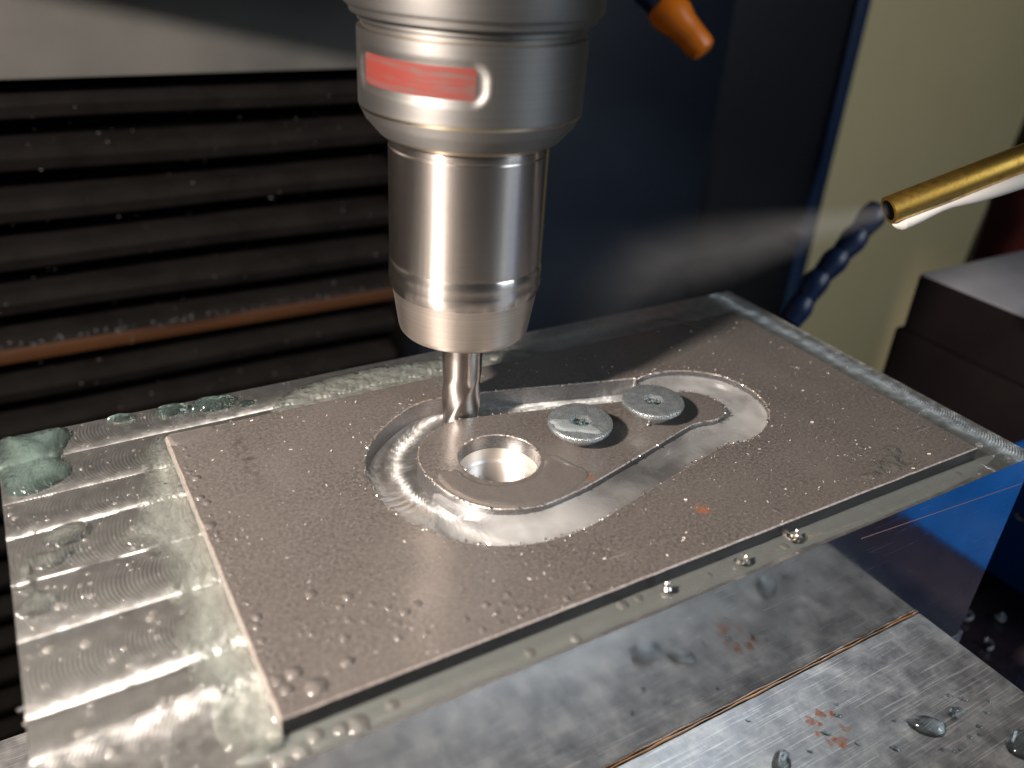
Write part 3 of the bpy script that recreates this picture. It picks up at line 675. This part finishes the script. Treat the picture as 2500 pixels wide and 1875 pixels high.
pan = obj('column_panel', box(-200, 116, 194, 209, 27.9, 150, 1.0), MT['greyp'], origin=(0, 200, 27.9)); tag(pan, 'smudged grey painted panel above the black pleats', 'machine panel')
nav = empty('machine_column', (230, 215, -200), 'dark navy machine column behind the spindle', 'machine column')
obj('column_face', box(121.5, 341, 212, 300, -220, 190, 1.5), MT['navyd'], nav)
obj('front_cover', box(122, 262, 207, 211.9, -220, 62, 1.2), MT['navy'], nav)
obj('edge_strip', box(334, 342, 209.5, 211.9, -220, 190, 0.5), MT['navyedge'], nav)
tag(obj('blue_guard', box(200, 215, -190, 30, -65, -33.0, 0.6), MT['blue'], origin=(208, -70, -65)), 'bright blue painted guard low at the right edge', 'guard')
db = empty('black_riser', (245, 50, -65), 'black steel riser with grey top right of the block', 'riser block')
obj('riser_body', box(217.5, 300, 8, 74.3, -64.9, -8.3, 0.6), MT['boxd'], db); obj('riser_top', box(217.7, 299.8, 8.2, 74.1, -8.29, -7.9, 0.15), MT['boxt'], db)
obj('riser_foot', box(215.6, 300, 9.5, 75.3, -64.9, -24.0, 0.8), MT['boxd'], db)

# ================================================================== COOLANT
# milky coolant standing in the slot (reaches a little into the steel walls)
res_ = 0.3
xs2 = np.arange(43, 114, res_); ys2 = np.arange(14, 53, res_); XX, YY = np.meshgrid(xs2, ys2, indexing='ij')
dso = sdf(SLOT, XX, YY); dli = sdf(LEVER, XX, YY)
ok = (dso > -0.5) & (dli < 0.5)
wall = np.minimum(np.abs(dso), np.abs(dli))
lvl = 1.15 + 0.35 * np.exp(-wall / 0.5) + 0.05 * np.sin(XX * 0.5 + YY * 0.3)
# edge of the liquid on the left sweep: full beside the lever, dry beside the outer wall
frac = np.clip(-dli / (np.clip(dso, 0, None) - dli + 1e-6), 0, 1)            # 0 at lever .. 1 at outer wall
ang = np.degrees(np.arctan2(YY - 33.7, XX - 63.0))                            # -90 front, 180 left
angf = np.where(ang > 90, ang - 360, ang)                                     # -270 .. 90
prog = np.interp(angf, [-200, -172, -150, -128, -112, -100], [-0.6, 0.0, 0.38, 0.66, 0.92, 1.6])  # how far out the liquid reaches
fill = np.clip((prog - frac + 0.15) / 0.30, 0, 1)
back = (YY > 37.5) & (XX < 97) & (XX > 60)
fill = np.where(back, 0.10, fill); fill = np.where((angf < -200) & (XX < 66), 0.0, fill)
edge_r = np.clip((XX - 92) / 5, 0, 1); fill = np.where(back & (XX > 92), 0.1 + 0.9 * edge_r, fill)
fill = fill * fill * (3 - 2 * fill)
ZL = -1.0 + (lvl + 1.0) * fill ** 0.6
milk = np.clip(fill, 0, 1) * np.where(back, 0.55, 1.0)
glow = np.exp(-((XX - 58) ** 2 + (YY - 19) ** 2) / 60.0)
milk = milk * (0.80 - 0.30 * np.exp(-((XX - 83) / 11.0) ** 2) + 1.0 * glow + 0.6 * np.clip((XX - 98) / 8, 0, 1))
idx = -np.ones(XX.shape, int); vv, ff, mk = [], [], []
cell = ok[:-1, :-1] & ok[1:, :-1] & ok[1:, 1:] & ok[:-1, 1:]
use = np.zeros(XX.shape, bool); use[:-1, :-1] |= cell; use[1:, :-1] |= cell; use[1:, 1:] |= cell; use[:-1, 1:] |= cell
for q, (i, j) in enumerate(zip(*np.nonzero(use))): idx[i, j] = q; vv.append((XX[i, j], YY[i, j], ZL[i, j])); mk.append(milk[i, j])
for i, j in zip(*np.nonzero(cell)): ff.append((idx[i, j], idx[i + 1, j], idx[i + 1, j + 1], idx[i, j + 1]))
o = obj('slot_coolant', bm_from(vv, ff), MT['milky'])
at = o.data.attributes.new('milk', 'FLOAT', 'POINT'); at.data.foreach_set('value', np.array(mk, np.float32))
tag(o, 'milky white coolant standing in the teardrop slot', 'coolant')

def puddle(name, P, zb, h, wd, mat, label, cat='coolant puddle', mask=None, res=0.3, fn=None, group=None):
    o = obj(name, pool_bm(np.array(P, float), zb, h, wd, res, mask, fn=fn), mat, origin=(float(np.mean(np.array(P)[:, 0])), float(np.mean(np.array(P)[:, 1])), zb))
    return tag(o, label, cat, group)
cm = lambda L: smoothloop(catmull(L, 6), 1)
# strip of coolant banked against the plate's left edge
PL = cm([(21.6, 64.0), (19.0, 61.5), (17.6, 57.0), (17.2, 53.0), (15.6, 48.5), (14.6, 44.6), (12.6, 42.2), (12.3, 40.2), (14.6, 38.2), (15.9, 35.6), (16.4, 32.0), (15.4, 28.4), (16.2, 25.0), (15.0, 21.5), (15.4, 17.7), (15.0, 14.6), (16.4, 11.8), (16.0, 8.0), (16.6, 4.6), (19.0, 2.4), (21.6, 2.3), (22.4, 4.4), (22.4, 8.0), (22.4, 20.0), (22.4, 35.0), (22.4, 50.0), (22.4, 60.0)])
puddle('coolant_pool', PL, -0.06, 0.34, 0.9, MT['pool'], 'pale green coolant banked along the left edge of the plate', fn=lambda X, Y: 0.35 * np.exp(-np.maximum(21.5 - X, 0) / 0.8) + 0.05 * np.sin(Y * 0.9) * np.cos(X * 1.3))
BL_ = cm([(0.3, 71.2), (2.2, 71.9), (5.5, 71.9), (8.8, 71.6), (10.0, 69.9), (8.9, 67.1), (8.1, 63.6), (8.7, 60.8), (8.2, 58.4), (5.6, 56.6), (2.8, 56.0), (0.7, 57.4), (0.2, 62)])
puddle('coolant_pool', BL_, -0.1, 0.95, 2.4, MT['blob'], 'thick green coolant blob on the back left block corner', fn=lambda X, Y: 0.35 * np.sin(X * 0.9 + 1) * np.sin(Y * 0.55) - 0.5 * np.exp(-((Y - 63.8) / 0.8) ** 2))
for P, h, lab in ((blobloop(24.3, 70.2, 2.5, 1.5, -0.1, 0.1, seed=1), 1.0, 'left of two bulging coolant drops on the back block edge'),
                  (blobloop(30.4, 69.4, 3.7, 2.0, -0.05, 0.14, seed=2), 1.2, 'larger right one of two bulging coolant drops on the back edge'),
                  (blobloop(17.0, 70.9, 1.8, 0.9, 0.0, 0.2, seed=3), 0.9, 'small bubbly coolant drop left of the two back edge drops'),
                  (blobloop(35.2, 67.6, 1.2, 0.9, 0.0, 0.1, seed=4), 0.5, 'small round coolant drop right of the two back edge drops'),
                  (blobloop(6.7, 45.3, 3.0, 2.0, 0.25, 0.10, seed=5), 0.75, 'lens shaped coolant drop on a bright milled groove'),
                  (blobloop(4.4, 41.3, 3.4, 1.5, 0.1, 0.25, seed=6), 0.6, 'ragged coolant drop just below the lens shaped drop'),
                  (blobloop(1.5, 38.4, 1.3, 2.4, 0.0, 0.25, seed=8), 0.8, 'ragged coolant drop at the left block edge'),
                  (blobloop(2.3, 33.6, 2.0, 1.9, 0.0, 0.2, seed=9), 1.0, 'dark rimmed coolant drop low on the left block edge')):
    puddle('coolant_drop', P, -0.12, h, min(1.6, 0.8 * min(np.ptp(P[:, 0]), np.ptp(P[:, 1])) / 2), MT['blob'] if 'back' in lab else MT['pool'], lab, 'drop', res=0.2)
# wet back ledge behind the plate and wet front ledge
puddle('coolant_film', cm([(38, 60.0), (46, 59.9), (60, 59.6), (75, 59.7), (90, 59.6), (95, 61.0), (90, 63.5), (84, 66.6), (74, 68.0), (63, 70.2), (52, 70.6), (43, 68.8), (38.5, 64.5)]), -0.14, 0.6, 1.5, MT['pool'], 'lumpy coolant film on the block ledge behind the plate', fn=lambda X, Y: 0.12 * np.sin(X * 1.1) * np.sin(Y * 1.3 + X * 0.4))
puddle('coolant_film', cm([(24, 3.9), (24, 0.6), (30, 0.35), (40, 0.5), (50, 0.3), (62, 0.6), (74, 0.4), (90, 0.7), (105, 0.4), (122, 0.6), (130, 1.2), (131, 3.9)]), -0.12, 0.22, 0.9, MT['ledge'], 'thin coolant film on the block ledge along the plate front', fn=lambda X, Y: 0.22 * np.exp(-np.maximum(3.6 - Y, 0) / 0.4))
# films on the steel
hm = lambda X, Y: np.minimum(np.hypot(X - HC[0], Y - HC[1]) - HR - 0.2, -sdf(LEVER, X, Y) * -1)
puddle('coolant_film', cm([(55.8, 33.4), (56.6, 30.6), (58.6, 28.2), (61.5, 27.2), (65.0, 27.4), (67.6, 28.9), (69.0, 30.6), (70.6, 30.7), (71.6, 28.2), (72.6, 24.6), (69, 22.7), (64, 21.7), (60, 22.1), (56.6, 23.8), (54.2, 26.4), (52.9, 29.4), (52.6, 32.6), (53.8, 34.2)]), ZT, 0.22, 0.9, MT['film'], 'thin coolant film curling round the front of the bore', mask=hm, res=0.22)
puddle('coolant_film', cm([(108.5, 6.6), (111, 7.0), (113.2, 8.6), (116, 8.2), (118.4, 10.4), (121.0, 10.0), (120.2, 8.2), (118.0, 6.8), (118.6, 5.6), (116.2, 4.9), (113.5, 5.6), (110.4, 5.2)]), ZT, 0.22, 1.4, MT['clearfilm'], 'clear coolant patch near the right front corner of the plate', fn=lambda X, Y: 0.10 * np.sin(X * 1.4) * np.sin(Y * 1.9), res=0.22)
puddle('coolant_film', cm([(21.7, 59.2), (21.7, 56.5), (23.5, 56.2), (26.5, 57.2), (28.3, 58.2), (28.0, 59.2), (25, 59.25)]), ZT, 0.25, 0.6, MT['film'], 'milky coolant smear at the back left corner of the plate')
m1 = puddle('coolant_film', blobloop(75.0, 32.3, 3.5, 1.5, -0.75, 0.3, seed=12), zt1 + 0.10, 0.10, 0.5, MT['smear'], 'milky coolant smear across the screw head nearest the bore', res=0.12, mask=lambda X, Y: np.hypot(X - 76.7, Y - 33.3) - 1.85)

# round drops: shared dome meshes
def dome(seed, hh):
    r = np.random.default_rng(seed); bm = bmesh.new(); n, m = 20, 6; rings = []
    k = 1 + 0.06 * sum(r.normal() * np.cos(q * np.linspace(0, 2 * math.pi, n, endpoint=False) + r.random() * 6) / q for q in (2, 3))
    for j in range(m):
        a = math.radians(78) * (1 - j / m); rr = math.sin(a) / math.sin(math.radians(78)); z = (math.cos(a) - math.cos(math.radians(78))) * hh
        rings.append([bm.verts.new((rr * k[q] * math.cos(2 * math.pi * q / n), rr * k[q] * math.sin(2 * math.pi * q / n), z)) for q in range(n)])
    top = bm.verts.new((0, 0, (1 - math.cos(math.radians(78))) * hh))
    for a, b in zip(rings, rings[1:]):
        for q in range(n): bm.faces.new((a[q], a[(q + 1) % n], b[(q + 1) % n], b[q]))
    for q in range(n): bm.faces.new((rings[-1][q], rings[-1][(q + 1) % n], top))
    for v in bm.verts: v.co *= MM
    me = mesh_bm(bm, 'drop_dome', 80); me.materials.append(MT['drop']); return me
DM = [dome(s, h) for s, h in ((1, 0.48), (2, 0.38), (3, 0.55), (4, 0.34))]
DMJ = []
for d_ in DM:
    q = d_.copy(); q.materials.clear(); q.materials.append(MT['jdrop']); DMJ.append(q)
ORD = 'first second third fourth fifth sixth seventh eighth ninth tenth eleventh twelfth thirteenth fourteenth fifteenth sixteenth seventeenth eighteenth nineteenth twentieth'.split()
ORD += ['twenty ' + o for o in ORD[:9]] + ['thirtieth'] + ['thirty ' + o for o in ORD[:9]]
def number(objs, what, axis='x'):
    iv = cam_o.matrix_world.inverted()
    def key(o):
        q = iv @ o.location; return q.x / -q.z if axis == 'x' else -q.y / -q.z
    for k, o in enumerate(sorted(objs, key=key)): o['label'] = what % ORD[k]
def drop(x, y, z, r, i, label, group, meshes=DM, sy=1.0, rot=None):
    o = bpy.data.objects.new('coolant_drop', meshes[i % 4]); col.objects.link(o)
    o.location = (x * MM, y * MM, z * MM); o.scale = (r, r * sy, r); o.rotation_euler = (0, 0, random.random() * 6.28 if rot is None else rot)
    return tag(o, label, 'drop', group)
big = [(24.4, 8.6, 1.0), (25.9, 5.9, 1.25), (29.8, 7.5, 0.8), (30.8, 10.9, 0.55), (27.8, 12.9, 0.4), (33.6, 12.1, 0.45), (32.0, 13.0, 0.45), (36.7, 10.2, 0.5), (35.9, 8.3, 0.5), (38.9, 7.5, 0.4), (38.1, 11.4, 0.6), (39.9, 11.9, 0.6), (36.7, 12.9, 0.45), (35.3, 14.3, 0.45), (31.9, 15.5, 0.5), (43.7, 7.3, 0.5), (46.8, 8.3, 0.55), (49.9, 8.6, 0.5), (47.2, 6.6, 0.45), (49.7, 6.4, 0.35), (50.9, 5.7, 0.4), (51.5, 4.9, 0.4), (49.4, 4.9, 0.4), (46.9, 5.2, 0.4), (44.6, 5.1, 0.5), (48.6, 7.6, 0.4), (55.7, 4.9, 0.5), (57.3, 6.1, 0.4), (59.3, 5.4, 0.45), (33.3, 16.6, 0.7), (29.6, 13.9, 0.3), (29.7, 18.9, 0.75), (30.5, 16.9, 0.3)]
L_ = []
for i, (x, y, r) in enumerate(big): L_.append(drop(x, y, ZT - 0.02, r, i, 'clear coolant drop on the front left part of the steel plate', 'drops on the front left of the plate'))
number(L_, '%s from the left of the drops on the plate front left'); L_ = []
rightc = [(124.2, 43.6), (128.4, 41.9), (128.2, 31.1), (127.1, 29.7), (128.1, 28.1), (129.5, 27.5), (130.9, 26.7), (130.4, 25.0), (125.8, 26.7), (127.5, 24.8), (130.7, 21.9), (123.2, 23.3), (121.2, 19.4), (119.8, 15.9), (122.3, 15.6), (119.8, 14.5), (112.6, 14.1), (115.4, 12.0), (113.4, 10.7), (124.3, 12.8), (126.0, 36.2), (121.6, 30.5), (117.5, 20.4), (110.2, 9.8), (104.8, 11.6), (99.6, 9.4), (95.3, 7.9), (91.2, 6.2), (86.8, 7.6)]
for i, (x, y) in enumerate(rightc): L_.append(drop(x, y, ZT - 0.02, 0.30 + 0.28 * random.random() ** 2, i, 'tiny bright coolant drop on the right part of the steel plate', 'drops on the right of the plate'))
number(L_, '%s from the left of the tiny drops on the right plate part'); L_ = []
for i in range(26):
    y = 6 + i * 2.0 + random.random(); L_.append(drop(22.4 + 0.9 * random.random(), y, ZT - 0.02, 0.3 + 0.6 * random.random() ** 2, i, 'coolant drop in the row along the left edge of the plate', 'drops along the left plate edge'))
number(L_, '%s from the top of the drop row along the left plate edge', 'y'); L_ = []
for i, (x, y, r) in enumerate([(62.7, 3.0, 0.95), (65.2, 3.1, 0.85), (68.7, 1.9, 0.8), (48.9, 1.6, 0.8), (54.7, 1.1, 0.7), (28.6, 1.5, 1.3), (26.9, 1.7, 0.9), (32.5, 2.1, 0.9), (24.4, 2.2, 1.0), (22.6, 1.2, 0.9), (20.2, 0.9, 0.7), (76, 2.2, 0.6), (89, 1.9, 0.7), (127, 2.2, 0.6), (138, 6, 0.6), (139, 1.6, 0.5)]):
    L_.append(drop(x, y, 0.0, r, i, 'coolant drop on the narrow block ledge in front of the plate', 'drops on the front block ledge'))
number(L_, '%s from the left of the drops on the front block ledge'); L_ = []
for i in range(36):
    x, y = 1 + 13.5 * random.random(), 6 + 47 * random.random()
    if math.hypot(x - 6.7, y - 45.3) < 3.4 or math.hypot(x - 4.4, y - 41) < 3.4: continue
    L_.append(drop(x, y, -0.12, 0.22 + 0.5 * random.random() ** 2.2, i, 'clear coolant bead on the milled left end of the block', 'beads on the milled block end'))
number(L_, '%s from the top of the clear beads on the milled block end', 'y'); L_ = []
# drops on the vise jaw
puddle('coolant_drop', blobloop(107.0, -16.0, 2.6, 1.7, -0.75, 0.08, seed=21), -26.3, 1.2, 1.5, MT['jdrop'], 'largest domed coolant drop on the vise jaw', 'drop', res=0.18)
puddle('coolant_drop', blobloop(116.6, -24.6, 2.6, 2.2, -0.5, 0.15, seed=22), -26.3, 1.1, 1.3, MT['jdrop'], 'coolant drop on the jaw cut off by the right frame edge', 'drop', res=0.18)
puddle('coolant_drop', blobloop(83.6, -10.4, 2.2, 1.1, 0.5, 0.3, seed=23), -26.3, 0.9, 0.9, MT['jdrop'], 'ragged coolant drop on the jaw at the bottom frame edge', 'drop', res=0.18)
puddle('coolant_drop', blobloop(79.0, -13.6, 2.8, 1.6, 0.2, 0.2, seed=24), -26.3, 1.2, 1.2, MT['jdrop'], 'coolant drop mirrored in the polished block face', 'drop', res=0.18)
arcp = [(111.6, -17.6), (112.0, -16.4), (113.0, -15.9), (114.0, -16.3), (114.6, -17.3)]
tag(obj('coolant_drop', tube([(x, y, -26.25) for x, y in arcp], [0.35, 0.5, 0.5, 0.45, 0.3], 12, flat=0.7), MT['jdrop'], origin=(113, -16.5, -26.3)), 'curved worm of coolant right of the largest jaw drop', 'drop')
for i, (x, y, r) in enumerate([(103.6, -13.2, 0.5), (105.6, -19.6, 0.6), (106.6, -20.4, 0.5), (107.9, -20.8, 0.4), (96.9, -8.6, 0.6), (99.7, -16.3, 0.8), (95.6, -13.3, 0.5), (92.9, -9.9, 0.75), (98.3, -7.2, 0.45), (114.9, -13.9, 0.7), (116.4, -15.4, 0.8), (114.0, -19.6, 0.6), (112.6, -20.4, 0.5), (111.0, -20.0, 0.6), (117.2, -18.6, 0.6), (108.2, -10.6, 0.35), (101.5, -6.0, 0.3), (88.6, -11.0, 0.5), (119.5, -17.4, 0.45), (84.5, -3.2, 0.4), (70.5, -5.6, 0.5), (74.6, -8.3, 0.6)]):
    L_.append(drop(x, y, -26.31, r, i, 'small coolant drop scattered on the vise jaw', 'small drops on the vise jaw', DMJ, 0.6, -0.7))
number(L_, '%s from the left of the small drops on the vise jaw'); L_ = []

# fine spray: too many to count
def spray(name, n, fn, r0, r1, mat, **tg):
    V = np.array([v.co[:] for v in DM[3].vertices]) / MM; keepf = [tuple(p.vertices) for p in DM[3].polygons]
    # light version of the dome
    vs, fs = [], []
    base = [(math.cos(a), math.sin(a), 0) for a in np.linspace(0, 2 * math.pi, 7)[:6]] + [(0.6 * math.cos(a + 0.5), 0.6 * math.sin(a + 0.5), 0.42) for a in np.linspace(0, 2 * math.pi, 7)[:6]] + [(0, 0, 0.55)]
    bf = []
    for q in range(6): bf += [(q, (q + 1) % 6, 6 + q), ((q + 1) % 6, 6 + (q + 1) % 6, 6 + q), (6 + q, 6 + (q + 1) % 6, 12)]
    for _ in range(n):
        p = fn()
        if p is None: continue
        r = r0 + (r1 - r0) * random.random() ** 3; k = len(vs); c = random.uniform(0.8, 1.3)
        vs += [(p[0] + b[0] * r * c, p[1] + b[1] * r, p[2] + b[2] * r) for b in base]; fs += [tuple(k + q for q in f) for f in bf]
    o = obj(name, bm_from(vs, fs), mat); o['kind'] = 'stuff'
    return tag(o, **tg)
def on_plate():
    x, y = random.uniform(PX0 + 0.3, PX1 - 0.3), random.uniform(PY0 + 0.3, PY1 - 0.3)
    if random.random() > 0.35 + 0.65 * (1 - y / 60): return None
    if dS[int(x / W * (len(xs) - 1)), int(y / D * (len(ys) - 1))] > -0.3: return None
    return (x, y, ZT - 0.01)
spray('fine_spray', 1000, on_plate, 0.05, 0.24, MT['drop'], label='fine coolant spray dotting the steel plate', cat='spray')
def on_block():
    x, y = random.uniform(0.3, 143.7), random.uniform(0.3, 71.7)
    if PX0 - 0.2 < x < PX1 + 0.2 and PY0 - 0.2 < y < PY1 + 0.2: return None
    return (x, y, -0.10)
spray('fine_spray', 3600, on_block, 0.05, 0.34, MT['drop'], label='fine coolant spray dotting the bare block rim', cat='spray')
def on_bellows():
    x, z = random.uniform(-40, 112), random.choice([random.uniform(-75, 22), random.gauss(-44.3, 0.5)])
    return (x, 199.0, z)
spray('coolant_speckle', 420, on_bellows, 0.12, 0.45, MT['speck'], label='pale coolant specks on the black pleats', cat='specks')

# ================================================================== CHIPS
def curl(name, p, r, turns, pitch, wd, ang, mat, label, cat='metal chip', group=None):
    bm = bmesh.new(); prev = None; n = int(14 * turns) + 4
    rot = Matrix.Rotation(ang, 3, 'Z') @ Matrix.Rotation(0.5 + 0.3 * math.sin(ang * 3), 3, 'X')
    for k in range(n):
        a = 2 * math.pi * turns * k / n; rr = r * (1 - 0.45 * k / n)
        c = Vector((rr * math.cos(a), rr * math.sin(a), pitch * k / n)); u = Vector((0, 0, wd))
        pts_ = [bm.verts.new(Vector(p) + rot @ q) for q in (c, c + u, c * 0.93 + u, c * 0.93)]
        if prev:
            for q in range(4): bm.faces.new((prev[q], prev[(q + 1) % 4], pts_[(q + 1) % 4], pts_[q]))
        prev = pts_
    bmesh.ops.recalc_face_normals(bm, faces=bm.faces[:])
    return tag(obj(name, bm, mat, origin=p), label, cat, group)
curl('metal_chip', (89.2, 2.6, 1.0), 1.0, 1.1, 1.6, 0.5, 0.4, MT['chip'], 'twisted bright chip leaning on the plate front edge, farthest right')
curl('metal_chip', (90.6, 2.2, 0.6), 0.8, 0.8, 1.0, 0.4, 2.0, MT['chip'], 'short bent chip just right of the twisted one')
curl('metal_chip', (80.2, 1.7, 0.5), 0.8, 1.2, 1.5, 0.5, 1.2, MT['chip'], 'pale curled chip at the middle of the front ledge')
curl('metal_chip', (68.6, 1.7, 0.6), 0.7, 1.5, 1.0, 0.4, 2.6, MT['chip'], 'small ring shaped chip on the front ledge left of the pale curl')
curl('metal_chip', (88.3, 31.0, 2.55), 0.35, 0.8, 0.3, 0.2, 2.6, MT['chip'], 'tiny chip at the foot of the screw near the narrow lever end')
curl('metal_chip', (0.2, 18.0, -1.2), 0.8, 0.9, 1.4, 0.35, 4.0, MT['chip'], 'curled chip hanging off the left edge of the block')
tag(obj('metal_strand', tube([(112.6, 66.0, 0.4), (114.0, 63.4, 1.6), (116.1, 60.6, 3.2), (118.4, 57.6, 3.0), (120.8, 54.9, 2.5)], [0.05, 0.09, 0.11, 0.10, 0.05], 6), MT['chip'], origin=(116, 60, 0)), 'thin bright strand of swarf on the back right plate edge', 'swarf')
L_ = []
for i, (x, y, r) in enumerate([(150, 14, 2.0), (157, 10, 1.6), (150, 4, 1.2), (163, 16, 1.8), (168, 9, 1.4), (160, 2, 1.2), (172, 18, 1.5), (155, -4, 1.6), (166, -2, 1.8), (176, 6, 1.3), (180, 14, 1.6), (148, -10, 1.2), (186, 10, 1.3), (145, 8, 1.0)]):
    L_.append(curl('metal_chip', (x, y, -64.6), r, 0.7 + 0.5 * random.random(), 1.2, 0.9, random.random() * 6, MT['chipw'], 'chip', 'metal chip', 'pale chips lying on the dark chip tray'))
number(L_, '%s from the left of the blurred pale chips on the dark tray')
for i, (y, z) in enumerate(((20, -47), (14, -48.5), (8, -50), (17, -42))):
    curl('metal_chip', (199.2, y, z), 1.6, 0.8, 1.5, 0.8, i, MT['chipw'], ('lower left', 'middle', 'lower right', 'highest')[i] + ' of the pale chips stuck to the blue guard', 'metal chip', 'pale chips stuck to the blue guard')

# behind the riser
tag(obj('brown_post', tube([(338, 112, -65), (352, 118, -35), (378, 128, 18), (402, 140, 66)], 18, 24), m_simple('dark_brown_paint', (0.035, 0.022, 0.015), None, 0.6, spec=0.1), origin=(338, 112, -65)), 'dark brown leaning post behind the riser at the right edge', 'post')
tag(obj('red_handle', lathe([(0.5, -65), (9, -65), (9, -34), (12.5, -31), (13, -27), (13, 3), (11, 7), (0.5, 7)], 299, 93, 40), MT['red'], origin=(299, 93, -65)), 'dark red knob behind the grey topped riser', 'knob')

# metal dust and tiny swarf, added as sparkles with the glint in their colour
def swarf(name, n, fn, r0, r1, mat, **tg):
    vs, fs = [], []
    for _ in range(n):
        p = fn()
        if p is None: continue
        l = r0 + (r1 - r0) * random.random() ** 3; w_ = l * random.uniform(0.2, 0.5); a = random.random() * 6.28; up_ = random.uniform(0.0, 0.5) * l
        ux, uy = math.cos(a), math.sin(a); k = len(vs)
        for sx, sy in ((-1, -1), (1, -1), (1, 1), (-1, 1)):
            for h in (0, 0.04): vs.append((p[0] + ux * l * sx - uy * w_ * sy, p[1] + uy * l * sx + ux * w_ * sy, p[2] + 0.02 + h + up_ * (sx + 1) * 0.5 + up_ * 0.4 * (sy + 1)))
        fs += [(k + 1, k + 3, k + 5, k + 7), (k + 6, k + 4, k + 2, k), (k, k + 2, k + 3, k + 1), (k + 2, k + 4, k + 5, k + 3), (k + 4, k + 6, k + 7, k + 5), (k + 6, k, k + 1, k + 7)]
    o = obj(name, bm_from(vs, fs), mat); o['kind'] = 'stuff'
    return tag(o, **tg)
def dust():
    if random.random() < 0.4:
        P = SLOT if random.random() < 0.5 else LEVER
        q = P[random.randrange(len(P))]; s_ = 1 if P is SLOT else -1
        x, y = q[0] + random.gauss(0, 2.2), q[1] + random.gauss(0, 2.2)
    else: x, y = random.uniform(PX0 + 0.3, PX1 - 0.3), random.uniform(PY0 + 0.3, PY1 - 0.3)
    if not (PX0 + 0.3 < x < PX1 - 0.3 and PY0 + 0.3 < y < PY1 - 0.3): return None
    d = dS[int(x / W * (len(xs) - 1)), int(y / D * (len(ys) - 1))]
    if -0.3 < d: return None
    return (x, y, ZT)
swarf('metal_dust', 800, dust, 0.05, 0.26, MT['flake'], label='fine metal dust and painted sparkles scattered over the steel plate', cat='metal dust')
